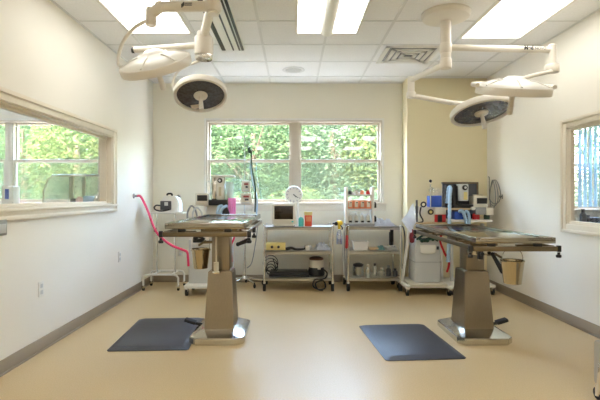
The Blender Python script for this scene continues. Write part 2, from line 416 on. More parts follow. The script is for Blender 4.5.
# ------------------------------------------------------------------ surgical lamps
FACE = mat('lamp_face', (70, 72, 82), .12, vary=.35, scale=34, spec=.8)
def lamp_head(parent, c, R, tilt_x, roll_y, yoke_pts, yoke_r=.011, card=False):
    """disc head; local +z is its top, rotated by tilt (about x) and roll (about y)"""
    hd = MB(); M = Matrix.Translation(c) @ Matrix.Rotation(roll_y, 4, 'Y') @ Matrix.Rotation(tilt_x, 4, 'X')
    hd.M = M
    hd.lathe([(R * .93, .006), (R * .985, .004), (R, -.004), (R, -.046), (R * .985, -.054), (R * .90, -.056), (R * .885, -.048), (R * .885, -.03), (R * .5, -.03), (R * .5, .0)], seg=56)
    o = hd.build('lamp_head', LAMPW, parent)
    cv = MB(); cv.M = M
    cv.lathe([(0, .088), (.05, .086), (.07, .074), (.09, .058), (R * .6, .046), (R * .90, .016), (R * .955, .004), (R * .955, -.01), (0, -.01)], seg=56)
    for k in range(6):
        cv.M = M @ Matrix.Rotation(2 * PI * k / 6 + .3, 4, 'Z'); cv.tube([(R * .4, 0, .054), (R * .6, 0, .044), (R * .92, 0, .010)], .010, 10, smooth=False)
    cv.build('top_cover', WHITE, o)
    if card:
        w = MB(); w.M = M; w.torus((0, 0, .012), R * 1.09, .017, (0, 0, 1), 24, math.radians(-8), math.radians(188)); w.build('support_ring', LAMPW, o)
    f = MB(); f.M = M; f.lathe([(.05, -.031), (R * .88, -.031), (R * .88, -.036), (R * .5, -.040), (.05, -.040)], seg=56); f.build('light_face', FACE, o)
    k = MB(); k.M = M; k.lathe([(0, -.03), (.062, -.03), (.066, -.045), (.06, -.058), (.03, -.064), (0, -.064)], seg=28); k.build('hub', LAMPW, o)
    k = MB(); k.M = M; k.lathe([(.02, -.06), (.018, -.09), (.023, -.18), (.022, -.205), (.012, -.212), (0, -.212)], seg=18); k.build('handle', LAMPW, o)
    k = MB().tube(yoke_pts, yoke_r, 10); k.build('yoke', LAMPW, o)
    return o, M
def collar(m, p, r, h): m.lathe([(0, -h / 2), (r * .9, -h / 2), (r, -h / 2 + .008), (r, h / 2 - .008), (r * .9, h / 2), (0, h / 2)], p, seg=24)

# right lamp
rm = Vector((1.30, 3.83, H))
t = thing('surgical_light', rm, 'twin-head surgical lamp hanging from the round ceiling plate above the right table', 'surgical lamp', 'twin-head surgical lamps')
MB().lathe([(0, 0), (.20, 0), (.205, -.02), (.19, -.045), (.15, -.062), (.07, -.07), (0, -.07)], rm, seg=48).build('ceiling_plate', LAMPW, t)
m = MB().cyl(rm + Vector((0, 0, -.06)), (rm.x, rm.y, 2.27), .044, seg=28); collar(m, (rm.x, rm.y, 2.44), .05, .085); collar(m, (rm.x, rm.y, 2.31), .05, .085); m.build('pole', LAMPW, t)
e1 = P(552, 50, 3.85)
m = MB().tube([(rm.x, rm.y, e1.z + .015), (e1.x - .02, e1.y, e1.z)], .027, 16, smooth=False)
m.cyl((e1.x, e1.y, e1.z + .04), (e1.x, e1.y, e1.z - .12), .032); collar(m, (e1.x, e1.y, e1.z - .16), .055, .07); m.ball((e1.x, e1.y, e1.z + .035), .034, (1, 1, .5))
arm = m.build('arm', LAMPW, t)
for body, txt, dx, b in ((.044, 'Med', -.262, True), (.032, 'NOVO', -.172, False)):
    cu = bpy.data.curves.new('arm_lettering', 'FONT'); cu.body = txt; cu.size = body; cu.extrude = .0006
    if b: cu.offset = .0022
    tmp = bpy.data.objects.new('tmp', cu); me = bpy.data.meshes.new_from_object(tmp); bpy.data.objects.remove(tmp)
    me.transform(Matrix.Translation(Vector((e1.x + dx, rm.y - .0275, e1.z - .010)) - WORLD[t.name]) @ Matrix.Rotation(PI / 2, 4, 'X'))
    me.materials.append(BLACK); o = bpy.data.objects.new('arm_lettering', me); COL.objects.link(o); o.parent = arm
    WORLD[o.name] = WORLD[t.name]
hc = P(513.5, 87.5, 3.5)
lamp_head(t, hc, .275, math.radians(17), math.radians(1.5),
          [(e1.x, e1.y, e1.z - .17), (e1.x - .05, e1.y - .05, e1.z - .20), P(535, 75, 3.72), P(520, 79, 3.58), (hc.x, hc.y, hc.z + .07)], .017, True)
e2 = P(411, 83, 4.5)
m = MB().tube([(rm.x, rm.y, 2.31), (e2.x, e2.y, e2.z + .03)], .026, 16, smooth=False)
m.cyl((e2.x, e2.y, e2.z + .06), (e2.x, e2.y, e2.z - .1), .034); collar(m, (e2.x, e2.y, e2.z - .12), .045, .06)
a2 = m.build('arm', LAMPW, t)
p5 = P(452, 103, 4.4)
MB().tube([(e2.x, e2.y, e2.z - .125), p5], .024, 14, smooth=False).build('arm_extension', LAMPW, a2)
hc = P(480.5, 109, 4.35)
lamp_head(t, hc, .287, math.radians(-17), math.radians(-5), [p5, P(459, 103, 4.4), P(468, 104, 4.43), (hc.x, hc.y + .03, hc.z + .07)], .022)

# left lamp
lm = Vector((X(213, 3.0), 3.0, H))
t = thing('surgical_light', lm, 'twin-head surgical lamp with curved yokes above the left table', 'surgical lamp', 'twin-head surgical lamps')
MB().lathe([(0, 0), (.20, 0), (.205, -.02), (.19, -.045), (.15, -.062), (.07, -.07), (0, -.07)], lm, seg=48).build('ceiling_plate', LAMPW, t)
za, zb = Z(7, 3.0), Z(2, 3.0)
m = MB().cyl(lm + Vector((0, 0, -.06)), (lm.x, lm.y, za - .05), .04, seg=28); collar(m, (lm.x, lm.y, za), .055, .07); collar(m, (lm.x, lm.y, za + .085), .055, .07); m.build('pole', LAMPW, t)
j1, j2 = P(160, 7, 3.02), P(151, 14, 3.05)
m = MB().tube([(lm.x, lm.y, za + .005), (j1.x + .01, j1.y, j1.z)], .034, 16, smooth=False)
m.tube([j1, j2], .036, 14, smooth=False); m.ball(j1, .04); collar(m, P(151, 17, 3.05), .035, .12)
arm = m.build('arm', LAMPW, t)
lg = MB()
for i in range(3): lg.box(X(182.5 + i * .9, 3.0), X(183.8 + i * .9, 3.0), lm.y - .0365, lm.y - .033, za - .018 + i * .006, za + .006 + i * .006, 0)
for zz in (.008, -.004): lg.box(X(186, 3.0), X(193, 3.0), lm.y - .0365, lm.y - .033, za + zz, za + zz + .005)
lg.build('arm_emblem', DGREY, arm)
hc = P(155, 62, 3.3)
lamp_head(t, hc, .262, math.radians(30), math.radians(-11),
          [P(150.5, 19, 3.05), P(143, 22.5, 3.06), P(133, 29, 3.1), P(123, 42, 3.18), P(119, 54, 3.26), P(118.5, 64, 3.3), hc + Vector((-.24, -.01, -.035))], .0125)
k2 = P(204, 45, 3.66)
m = MB().tube([(lm.x, lm.y, za + .06), (k2.x, k2.y, k2.z + .08)], .034, 16, smooth=False)
collar(m, (k2.x, k2.y, k2.z - .01), .075, .15); m.box(k2.x - .05, k2.x + .05, k2.y - .05, k2.y + .05, k2.z + .05, k2.z + .11, .02)
a2 = m.build('arm', LAMPW, t)
MB().tube([(k2.x, k2.y, k2.z), P(134, 50, 3.8)], .026, 14, smooth=False).build('spring_arm', LAMPW, a2)
q = P(133.5, 50, 3.8); MB().cyl(q + Vector((.01, 0, 0)), q - Vector((.012, 0, 0)), .027).build('end_cap', BLACK, a2)
MB().lathe([(.07, 0), (.072, -.02), (.066, -.034), (0, -.036), (0, 0)], (k2.x, k2.y, k2.z - .085), seg=28).build('swivel', CHROME, a2)
hc = P(200.5, 92, 4.3)
lamp_head(t, hc, .252, math.radians(-25), math.radians(-8),
          [(k2.x, k2.y, k2.z - .11), P(197, 62, 3.85), P(186, 66, 4.0), P(177, 73, 4.15), P(173, 83, 4.28), hc + Vector((-.245, 0, -.01))], .012)
o = MB(); o.M = Matrix.Translation(hc) @ Matrix.Rotation(math.radians(-8), 4, 'Y') @ Matrix.Rotation(math.radians(-25), 4, 'X')
o.box(-.13, -.05, .125, .185, -.045, -.0405, 0)
solo(o, 'sticker', OFFWHITE, 'small pale rectangular sticker on the dark face of the left lower lamp head', 'sticker')

# ------------------------------------------------------------------ operating tables
def op_table(cx, top, label, mirror):
    d0, d1 = 3.10, 4.63; w = .276; s = -1 if mirror else 1      # s: side on which the lever and pedal sit (+1 right)
    t = thing('operating_table', (cx, 3.87, 0), label, 'operating table', 'steel operating tables')
    # base casting
    def octo(hw, f, b, c): return [(cx - hw + c, f), (cx + hw - c, f), (cx + hw, f + c), (cx + hw, b - c), (cx + hw - c, b), (cx - hw + c, b), (cx - hw, b - c), (cx - hw, f + c)]
    m = MB().prism(octo(.222, 3.555, 4.15, .05), .006, .056, .006)
    m.prism(octo(.214, 3.563, 4.142, .05), .056, .088, 0, octo(.150, 3.69, 4.06, .02))
    m.prism(octo(.212, 3.565, 4.14, .05), 0, .008)
    m.build('base', CAST, t)
    m = MB(); B = [(cx - .122, 3.705), (cx + .122, 3.705), (cx + .122, 4.03), (cx - .122, 4.03)]; U = [(cx - .1, 3.76), (cx + .1, 3.76), (cx + .1, 3.98), (cx - .1, 3.98)]
    m.prism(B, .082, .555, .006, U); m.build('column_cover', STEEL, t)
    MB().box(cx - .075, cx + .075, 3.79, 3.95, .50, top - .12, .006).build('column', STEEL, t)
    MB().box(cx - .15, cx + .15, 3.70, 4.05, top - .125, top - .055, .006).build('column_head', STEELR, t)
    # top: a shallow tray with a raised rim
    m = MB().box(cx - w, cx + w, d0, d1, top - .042, top - .012, .004)
    for a, b, e, f in ((cx - w, cx - w + .028, d0, d1), (cx + w - .028, cx + w, d0, d1), (cx - w + .028, cx + w - .028, d0, d0 + .028), (cx - w + .028, cx + w - .028, d1 - .028, d1)): m.box(a, b, e, f, top - .02, top, .005)
    m.build('table_top', STEELT, t)
    MB().box(cx - w + .06, cx + w - .06, d0 + .1, d1 - .1, top - .013, top - .0105, .001).build('tray_panel', STEELT, t)
    zr = top - .075
    for sx in (-1, 1):
        xx = cx + sx * (w + .012)
        MB().box(xx - .006, xx + .006, d0 + .05, d1 - .05, zr - .018, zr + .014, .002).build('side_rail', STEELR, t)
        for yy in (d0 + .2, 3.6, 4.2, d1 - .2):
            MB().box(min(xx, cx + sx * .1), max(xx, cx + sx * .1), yy - .015, yy + .015, zr - .006, zr + .006).cyl((cx + sx * (w - .05), yy, zr), (cx + sx * (w - .05), yy, top - .04), .01).build('rail_bracket', STEELR, t)
    for yy in (d0 + .005, d1 - .03):
        MB().box(cx - w - .015, cx + w + .015, yy, yy + .026, zr - .022, zr + .012, .003).build('end_rail', STEELR, t)
        for sx in (-1, 1):
            MB().box(cx + sx * .16 - .025, cx + sx * .16 + .025, yy + .002, yy + .03, zr + .008, top - .04, .003).build('spacer', BLACK, t)
    for sx, yy in ((-1, d0 + .02), (1, d0 + .02), (1, d0 + .42), (-1, d1 - .08)):
        xx = cx + sx * (w + .03)
        k = MB().box(xx - .013, xx + .013, yy - .013, yy + .013, zr - .026, zr + .018, .004)
        k.cyl((xx, yy, zr - .05), (xx, yy, zr - .03), .009); k.lathe([(0, -.066), (.015, -.066), (.018, -.06), (.018, -.052), (.015, -.046), (0, -.046)], (xx, yy, zr), seg=16)
        k.build('clamp_knob', BLACK, t)
    # lever with black grip, foot pedal
    m = MB().cyl((cx + s * .05, 3.68, top - .19), (cx + s * .12, 3.66, top - .19), .012); m.cyl((cx + s * .1, 3.67, top - .18), (cx + s * .155, 3.64, top - .215), .009)
    lv = m.build('tilt_lever', STEELR, t)
    ends = ((cx - .06 + .23, 3.6, top - .20), (cx + .255, 3.58, top - .165)) if mirror else ((cx + .06, 3.60, top - .18), (cx + .126, 3.57, top - .312))
    MB().tube(ends, lambda u: .014 + .006 * u, 14, smooth=False).ball(ends[0], .017).ball(ends[1], .02).build('grip', BLACK, lv)
    py = 3.93
    m = MB().cyl((cx + s * .12, py, .05), (cx + s * .25, py, .075), .013)
    pd = m.build('pedal_arm', BLACK, t)
    k = MB(); k.M = Matrix.Translation((cx + s * .285, py, .092)) @ Matrix.Rotation(-s * .3, 4, 'Y'); k.box(-.05, .05, -.035, .035, -.014, .014, .008); k.build('pedal_pad', RUBBER, pd)
    if mirror:
        m = MB().cyl((cx - .022, 3.70, .555), (cx - .022, 3.70, .64), .021); m.cyl((cx - .022, 3.70, .64), (cx - .022, 3.70, top - .12), .008)
        m.build('gas_strut', OFFWHITE, t); MB().box(cx - .05, cx + .01, 3.68, 3.78, .545, .57, .004).build('strut_foot', CAST, t)
    else:
        MB().box(cx - .09, cx + .06, 3.62, 3.75, top - .19, top - .12, .004).cyl((cx - .02, 3.66, top - .2), (cx - .02, 3.66, top - .235), .012).build('tilt_block', CAST, t)
        MB().box(cx - .245, cx - .215, 3.12, 3.16, zr - .08, zr - .02, .004).cyl((cx - .23, 3.10, zr - .04), (cx - .23, 3.14, zr - .04), .012).build('side_clamp', BLACK, t)
    return t
op_table(-.61, .998, 'steel operating table on the left, its top level with the tray stand', True)
op_table(1.536, .898, 'lower steel operating table on the right, with a bucket under its corner', False)
def bucket(x, y, zt, hook, label):
    t = thing('steel_bucket', (x, y, zt - .17), label, 'bucket', 'steel buckets hung on the tables')
    MB().lathe([(0, .006), (.052, .006), (.072, .165), (.078, .17), (.082, .166), (.078, .158), (.06, 0), (0, 0)], (x, y, zt - .17), seg=40).build('pail', BRASSY, t)
    pts = [(x + .076 * math.cos(a), y, zt - .01 + (hook - zt + .01) * math.sin(a) ** .75) for a in [PI * i / 16 for i in range(17)]]
    m = MB().tube(pts, .003, 8, smooth=False)
    for sx in (-1, 1): m.cyl((x + sx * .074, y, zt - .012), (x + sx * .086, y, zt - .012), .008)
    m.build('bail_handle', CHROME, t)
bucket(X(512.5, 3.25), 3.25, Z(259.8, 3.25), .898 - .088, 'steel bucket hanging by its bail from the near end of the right table')
MB0 = None
bucket(-.80, 3.90, Z(248.5, 3.9), .998 - .07, 'brassy steel bucket hanging behind the column of the left table')
# anti-fatigue mats
def floor_mat_obj(x0, x1, y0, y1, label, rot):
    c = .05
    def rr(i): return [(x0 + i + c, y0 + i), (x1 - i - c, y0 + i), (x1 - i, y0 + i + c), (x1 - i, y1 - i - c), (x1 - i - c, y1 - i), (x0 + i + c, y1 - i), (x0 + i, y1 - i - c), (x0 + i, y0 + i + c)]
    c = .018
    m = MB(); m.M = Matrix.Translation((x0, y0, 0)) @ Matrix.Rotation(math.radians(rot), 4, 'Z') @ Matrix.Translation((-x0, -y0, 0)); m.prism(rr(0), 0.001, .006).prism(rr(.001), .006, .024, 0, rr(.045)); 
    solo(m, 'floor_mat', MATG, label, 'floor mat', 'dark anti-fatigue mats', sharp=50)
floor_mat_obj(X(106, 3.42), X(187.5, 3.42), 3.42, 4.31, 'dark grey rubber floor mat left of the left table base', 3)
floor_mat_obj(X(386, 3.22), X(470, 3.22), 3.22, 4.09, 'dark grey rubber floor mat left of the right table base', 4.5)

# ------------------------------------------------------------------ carts by the window
def caster(p, x, y, r, top=.1):
    m = MB().box(x - .016, x + .016, y - .022, y + .022, r * 1.1, top, .004); c = m.build('caster', CHROME, p)
    k = MB().cyl((x - .3 * r, y + .01, r), (x + .3 * r, y + .01, r), r, seg=24); k.build('wheel', RUBBER, c)
def cart(x0, x1, y0, y1, zs, label):
    t = thing('utility_cart', ((x0 + x1) / 2, (y0 + y1) / 2, 0), label, 'cart', 'steel carts under the window')
    for z in zs:
        m = MB().box(x0, x1, y0, y1, z - .012, z).box(x0, x1, y0, y0 + .012, z - .035, z + .004, .003).box(x0, x1, y1 - .012, y1, z - .035, z + .004, .003)
        m.box(x0, x0 + .012, y0, y1, z - .035, z + .004, .003).box(x1 - .012, x1, y0, y1, z - .035, z + .004, .003).build('shelf', mat('shelf_steel', (206, 202, 192), .3, 1., vary=.04, scale=6), t)
    for x in (x0 + .004, x1 - .004):
        for y in (y0 + .006, y1 - .006):
            MB().cyl((x, y, .1), (x, y, zs[0] + .01), .014).ball((x, y, zs[0] + .01), .014).build('post', CHROME, t)
            caster(t, x, y, .055, .115)
    return t
ZS = (.80, .50, .165)
C1 = (X(264, 5.58), X(333, 5.58)); C2 = (X(348, 5.58), X(401, 5.58)); CY0, CY1 = 5.58, 6.02
cart(*C1, CY0, CY1, ZS, 'wide steel three-shelf cart carrying the computer monitor')
cart(*C2, CY0, CY1, ZS, 'narrower steel three-shelf cart carrying the bottle rack')

# things on cart 1
d = 5.7
x0, x1 = X(272, d), X(295.5, d)
t = thing('monitor', ((x0 + x1) / 2, 5.8, .80), 'boxy beige monitor with dark screen on the wide cart', 'monitor')
MB().box(x0, x1, 5.68, 5.74, .83, 1.09, .012).prism([(x0 + .02, 5.74), (x1 - .02, 5.74), (x1 - .05, 5.97), (x0 + .05, 5.97)], .85, 1.06).box(x0 + .02, x1 - .02, 5.68, 5.9, .803, .832, .006).build('housing', OFFWHITE, t)
MB().box(x0 + .03, x1 - .03, 5.676, 5.682, .89, 1.06, .004).build('screen', SCREEN, t)
MB().box(x1 - .05, x1 - .025, 5.672, 5.682, .852, .868, .002).build('power_button', TEAL, t)
MB().box(x0 + .01, x1 - .01, 5.675, 5.9, .7995, .806).build('foot', BLACK, t)
d = 5.72
cxx = X(293.8, d); cz = Z(194.7, d); R = 9.1 * d / F
t = thing('dial_clock', (cxx + .03, d, .80), 'round white clock face on a slim white stand behind the monitor', 'clock')
MB().lathe([(0, .0), (R, 0), (R, .02), (R * .93, .032), (R * .9, .022), (0, .022)], (cxx, d + .16, cz), (0, -1, 0), 48).build('case', WHITE, t)
m = MB()
for k in range(12):
    a = k * PI / 6; c = Vector((cxx + R * .76 * math.sin(a), d + .137, cz + R * .76 * math.cos(a)))
    q = MB(); m.M = Matrix.Translation(c) @ Matrix.Rotation(a, 4, 'Y'); m.box(-.0035, .0035, -.002, .002, -.011, .011)
m.M = Matrix.Identity(4); m.build('hour_mark', mat('dial_mark', (140, 130, 160), .5), t)
m = MB(); m.M = Matrix.Translation((cxx, d + .134, cz)) @ Matrix.Rotation(math.radians(125), 4, 'Y'); m.box(-.004, .004, -.002, .002, -.01, R * .6)
m.M = Matrix.Translation((cxx, d + .134, cz)) @ Matrix.Rotation(math.radians(135), 4, 'Y'); m.box(-.005, .005, -.002, .002, -.01, R * .4); m.M = Matrix.Identity(4); m.cyl((cxx, d + .136, cz), (cxx, d + .13, cz), .008); m.build('hand', DGREY, t)
MB().cyl((cxx + .055, d + .17, .81), (cxx + .055, d + .17, cz - .06), .013).build('stand', WHITE, t)
MB().lathe([(0, 0), (.05, 0), (.045, .012), (.015, .02), (0, .02)], (cxx + .055, d + .17, .80), seg=24).build('foot', WHITE, t)
d = 5.68
bx = X(301, d)
t = thing('spray_bottle', (bx, d, .80), 'teal bottle with white pump beside the red sharps container', 'bottle')
MB().lathe([(0, 0), (.031, 0), (.033, .006), (.033, .09), (.026, .108), (.012, .118), (0, .118)], (bx, d, .80), seg=24).build('body', TEAL, t)
MB().lathe([(.012, .116), (.013, .13), (.006, .135), (.006, .15), (0, .15)], (bx, d, .80), seg=16).box(bx - .03, bx + .006, d - .006, d + .006, .944, .954, .002).build('pump', WHITE, t)
d = 5.69; x0, x1 = X(304.5, d), X(312.2, d)
t = thing('sharps_container', ((x0 + x1) / 2, d + .04, .80), 'red orange sharps container with a pale lid on the wide cart', 'container')
MB().box(x0 + .004, x1 - .004, d, d + .085, .80, .94, .008, (1.07, 1.05)).build('bin', ORANGE, t)
MB().box(x0 - .003, x1 + .003, d - .006, d + .09, .94, .985, .006).build('lid', CREAMY, t)
MB().box(x0 + .018, x1 - .014, d - .007, d, .862, .925, .001).build('label_panel', ORLAB, t)
# spray bottle hooked on the cart's right side
bx, by = X(339.3, 5.63), 5.63
t = thing('trigger_spray_bottle', (bx, by, .55), 'spray bottle with yellow trigger head hung between the two carts', 'bottle')
MB().lathe([(0, .03), (.034, .03), (.038, .04), (.038, .14), (.03, .18), (.014, .215), (.014, .235), (0, .235)], (bx, by, .55), seg=24).build('body', see_through('spray_body', (225, 235, 245), .35, .2), t)
MB().lathe([(0, .034), (.0355, .036), (.0365, .045), (.0365, .10), (0, .10)], (bx, by, .55), seg=24).build('liquid', BLUE, t)
MB().ball((bx, by, .845), .044, (1, 1, .85)).cyl((bx, by, .77), (bx, by, .82), .018).build('trigger_head', YELLOW, t)
MB().ball((bx - .04, by - .02, .84), .026).box(bx - .085, bx - .03, by - .01, by + .01, .83, .85, .005).tube([(bx + .01, by - .03, .82), (bx + .035, by - .035, .79), (bx + .028, by - .03, .765)], .007).build('nozzle', BLACK, t)
# mid shelf
x0, x1 = X(266, 5.64), X(285.5, 5.64)
t = thing('control_box', ((x0 + x1) / 2, 5.7, .50), 'cream yellow control box with two dark knobs on the middle shelf', 'control box')
MB().box(x0, x1, 5.64, 5.8, .504, .592, .006).build('housing', CREAMY, t)
for px in (272, 278.5):
    MB().lathe([(0, .02), (.015, .02), (.018, 0), (0, 0)], (X(px, 5.64), 5.642, .545), (0, -1, 0), 20).build('knob', BLACK, t)
m = MB().tube([(X(286, 5.7), 5.68, .512), (X(291, 5.7), 5.66, .53), (X(296, 5.7), 5.68, .512), (X(303, 5.7), 5.7, .512), (X(307, 5.7), 5.75, .515)], lambda u: .018 * (1 - u) + .005, 10)
solo(m, 'footswitch_cable', BLACK, 'black handpiece and cable lying beside the cream control box', 'cable')
m = MB().lathe([(0, 0), (.045, 0), (.055, .03), (.058, .05), (.052, .05), (.04, .008), (0, .008)], (X(308, 5.7), 5.72, .502), seg=28)
solo(m, 'steel_bowl', CHROME, 'shiny steel kidney bowl on the middle shelf of the wide cart', 'bowl')
def crumple(cx, cy, cz, w, dp, h, seed):
    from mathutils import noise
    def fn(u, v):
        e = min(1, 5 * min(u, 1 - u), 5 * min(v, 1 - v))
        n = noise.noise(Vector((u * 3.2, v * 3.2, seed))) * .5 + abs(noise.noise(Vector((u * 8, v * 8, seed + 9)))) * .8
        j = noise.noise(Vector((u * 6, v * 6, seed + 4)))
        return (cx + (u - .5) * w + j * .02, cy + (v - .5) * dp + j * .02, cz + .006 + h * e * max(0, .45 + n * .8))
    return MB().sheet(fn, 24, 16, .003)
solo(crumple(X(322, 5.72), 5.74, .502, .19, .2, .09, 1), 'plastic_bag', PAPER, 'crumpled clear white plastic wrap on the wide cart, middle shelf', 'plastic wrap', sharp=20)
# bottom shelf
r = random.Random(4)
m = MB()
for k in range(5):
    c = Vector((X(271, 5.7), 5.72 + .02 * k, .30)); R = .05 + .012 * k
    m.torus((c.x + r.uniform(-.015, .015), c.y, .172 + R + .01 + .01 * k), R, .005, (r.uniform(-.4, .4), 1, r.uniform(-.2, .2)), 24)
m.tube([(X(273, 5.7), 5.7, .39), (X(276, 5.7), 5.68, .27), (X(275, 5.7), 5.68, .18)], .006)
solo(m, 'coiled_cable', BLACK, 'coil of black cables standing on the bottom shelf of the wide cart', 'cable')
x0, x1 = X(269, 5.66), X(309, 5.66)
m = MB().box(x0, x1, 5.64, 5.92, .17, .205, .008).box(x0 + .01, x1 - .01, 5.645, 5.915, .208, .228, .006)
solo(m, 'folded_pad', BLACK, 'flat black folded pad lying on the bottom shelf of the wide cart', 'pad')
cx, cy = X(316.5, 5.75), 5.8
t = thing('suction_unit', (cx, cy, .165), 'dark canister pump with brown lid on the bottom shelf of the wide cart', 'pump')
MB().lathe([(0, .005), (.105, .005), (.11, .02), (.105, .07), (.095, .10), (.088, .11), (0, .11)], (cx, cy, .165), seg=32).build('motor_body', BLACK, t)
MB().lathe([(.092, .105), (.094, .16), (.09, .19), (.086, .2), (0, .2)], (cx, cy, .165), seg=32).build('canister', OFFWHITE, t)
MB().lathe([(.086, .2), (.092, .204), (.09, .222), (.06, .235), (0, .238)], (cx, cy, .165), seg=32).build('lid', BROWN, t)
MB().box(cx + .01, cx + .05, cy - .118, cy - .09, .255, .29, .003).build('switch_plate', OFFWHITE, t)
m = MB().tube([(cx + .09, cy - .08, .25), (cx + .13, cy - .12, .21), (cx + .09, cy - .26, .17), (cx - .03, 5.56, .15), (cx - .05, 5.555, .07), (cx + .03, 5.55, .03), (cx + .1, 5.55, .06), (cx + .07, 5.555, .14), (cx - .02, 5.553, .11), (cx, 5.55, .04), (cx + .07, 5.545, .02)], .010, 10)
solo(m, 'power_hose', BLACK, 'black hose looping from the canister pump over the cart edge', 'hose')

# things on cart 2
x0, x1 = X(344.8, 5.8), X(373, 5.8)
t = thing('bottle_rack', ((x0 + x1) / 2, 5.8, .80), 'white three-tier dispensing rack on the narrow cart', 'rack')
m = MB().box(x0, x0 + .03, 5.70, 5.88, .835, 1.30, .006).build('side_panel', WHITE, t)
MB().box(x1 - .03, x1, 5.70, 5.88, .835, 1.30, .006).build('side_panel', WHITE, t)
tiers = [Z(222.5, 5.72), Z(208.6, 5.72), Z(194.3, 5.72)]
for z in tiers: MB().box(x0 + .03, x1 - .03, 5.70, 5.88, z - .02, z, .004).build('tier', LGREY, t)
for z, hh in zip(tiers, (.10, .105, .03)): MB().box(x0 + .03, x1 - .03, 5.865, 5.88, z, z + hh, .002).build('back_panel', WHITE, t)
MB().box(x0, x1, 5.68, 5.9, .8, .836, .006).build('base', GREY, t)
def small_bottle(x, y, z, r, hgt, mb, mc, label, grp, name='medicine_bottle', cat='bottle'):
    t = thing(name, (x, y, z), label, cat, grp)
    MB().lathe([(0, 0), (r, 0), (r, hgt * .62), (r * .5, hgt * .76), (r * .45, hgt * .8), (0, hgt * .8)], (x, y, z), seg=18).build('body', mb, t)
    MB().lathe([(r * .55, hgt * .78), (r * .55, hgt), (0, hgt)], (x, y, z), seg=16).build('cap', mc, t)
names4 = ('leftmost', 'second from left', 'third from left', 'rightmost')
for k in range(4):
    x = x0 + .062 + k * .077
    small_bottle(x, 5.76, tiers[0], .026, .12, OFFWHITE, WHITE, 'pale dropper bottle, %s on the lowest tier of the white rack' % names4[k], 'pale bottles on the rack')
    t2 = thing('orange_dispenser', (x, 5.76, tiers[1]), 'white spouted dispenser with orange sides, %s on the middle tier' % names4[k], 'dispenser', 'orange dispensers on the rack')
    MB().box(x - .034, x + .034, 5.72, 5.8, tiers[1], tiers[1] + .10, .004).build('box', ORLAB, t2)
    MB().box(x - .022, x + .02, 5.715, 5.722, tiers[1] + .02, tiers[1] + .09, .002).build('front', OFFWHITE, t2)
    MB().box(x - .004, x + .016, 5.708, 5.716, tiers[1] + .07, tiers[1] + .082, .001).build('mark', BLACK, t2)
    MB().box(x - .03, x + .025, 5.69, 5.7155, tiers[0] + .0005, tiers[0] + .022, .003).build('clip', BLACK, t2) if False else None
    m = MB().box(x - .018, x + .018, 5.702, 5.728, tiers[0] + .001, tiers[0] + .024, .004)
    solo(m, 'cap_stop', BLACK, 'small black bottle clip, %s along the lowest rack tier' % names4[k], 'clip', 'black clips on the rack')
for k, (mm, hh, w) in enumerate(((DGREY, .045, .024), (OFFWHITE, .05, .022), (ORLAB, .05, .024), (RED, .05, .026))):
    x = x0 + .062 + k * .077
    lab = ('small dark jar, leftmost on the top tier of the rack', 'small pale jar on the top tier of the rack', 'small orange jar on the top tier of the rack', 'small red jar, rightmost on the top tier of the rack')[k]
    solo(MB().lathe([(0, 0), (w, 0), (w, hh * .7), (w * .8, hh * .75), (w * .8, hh), (0, hh)], (x, 5.76, tiers[2]), seg=18), 'ointment_jar', mm, lab, 'jar', 'small jars on top of the rack')
for z, lab in ((tiers[1], 'small black bottle clamped to the right of the middle rack tier'), (tiers[0], 'small black bottle clamped to the right of the lowest rack tier')):
    solo(MB().box(x1, x1 + .03, 5.72, 5.76, z + .008, z + .07, .006).cyl((x1 + .015, 5.74, z + .07), (x1 + .015, 5.74, z + .085), .01), 'clamped_bottle', BLACK, lab, 'bottle', 'black bottles on the rack side')
solo(crumple(X(384, 5.72), 5.78, .80, .27, .24, .10, 3), 'plastic_sheet', PAPER, 'crumpled clear plastic packaging on the top of the narrow cart', 'plastic wrap', sharp=20)
x0, x1 = X(353, 5.66), X(368.5, 5.66)
t = thing('plastic_basket', ((x0 + x1) / 2, 5.74, .50), 'white plastic basket on the middle shelf of the narrow cart', 'basket')
m = MB(); z0, z1 = .503, .61
m.box(x0 + .02, x1 - .02, 5.66, 5.82, z0, z0 + .006)
for a in (0, 1):
    xx = x0 + .02 if a == 0 else x1 - .02; s = -1 if a == 0 else 1
    m.prism([(xx, 5.66), (xx + s * .004, 5.66), (xx + s * .004, 5.82), (xx, 5.82)], z0, z1, 0, [(xx + s * .016, 5.65), (xx + s * .02, 5.65), (xx + s * .02, 5.83), (xx + s * .016, 5.83)])
for yy, s in ((5.66, -1), (5.82, 1)):
    m.prism([(x0 + .02, yy), (x1 - .02, yy), (x1 - .02, yy + .004), (x0 + .02, yy + .004)], z0, z1, 0, [(x0 + .002, yy + s * .01), (x1 - .002, yy + s * .01), (x1 - .002, yy + s * .01 + .004), (x0 + .002, yy + s * .01 + .004)])
m.build('tub', WHITE, t)
MB().tube([(x0, 5.648, z1), (x1, 5.648, z1), (x1, 5.834, z1), (x0, 5.834, z1), (x0, 5.648, z1)], .006, 8, smooth=False).build('rim', WHITE, t)
solo(MB().box(X(369, 5.7), X(378, 5.7), 5.66, 5.76, .502, .535, .008), 'gauze_pack', TAN, 'low tan packet beside the white basket', 'packet')
solo(crumple(X(380, 5.7), 5.72, .50, .11, .13, .06, 8), 'teal_cloth', mat('teal_cloth_fabric', (110, 160, 165), .8, vary=.1), 'crumpled grey teal cloth on the middle shelf of the narrow cart', 'cloth')
cx = X(390.5, 5.75)
t = thing('microscope', (cx, 5.78, .50), 'dark upright microscope on steel base, right end of the middle shelf', 'microscope')
MB().box(cx - .065, cx + .065, 5.67, 5.87, .503, .535, .01).build('base', LGREY, t)
MB().box(cx - .03, cx + .06, 5.70, 5.80, .535, .56, .006).build('stage', CHROME, t)
MB().box(cx + .0, cx + .045, 5.80, 5.85, .535, .72, .008).build('arm', DGREY, t)
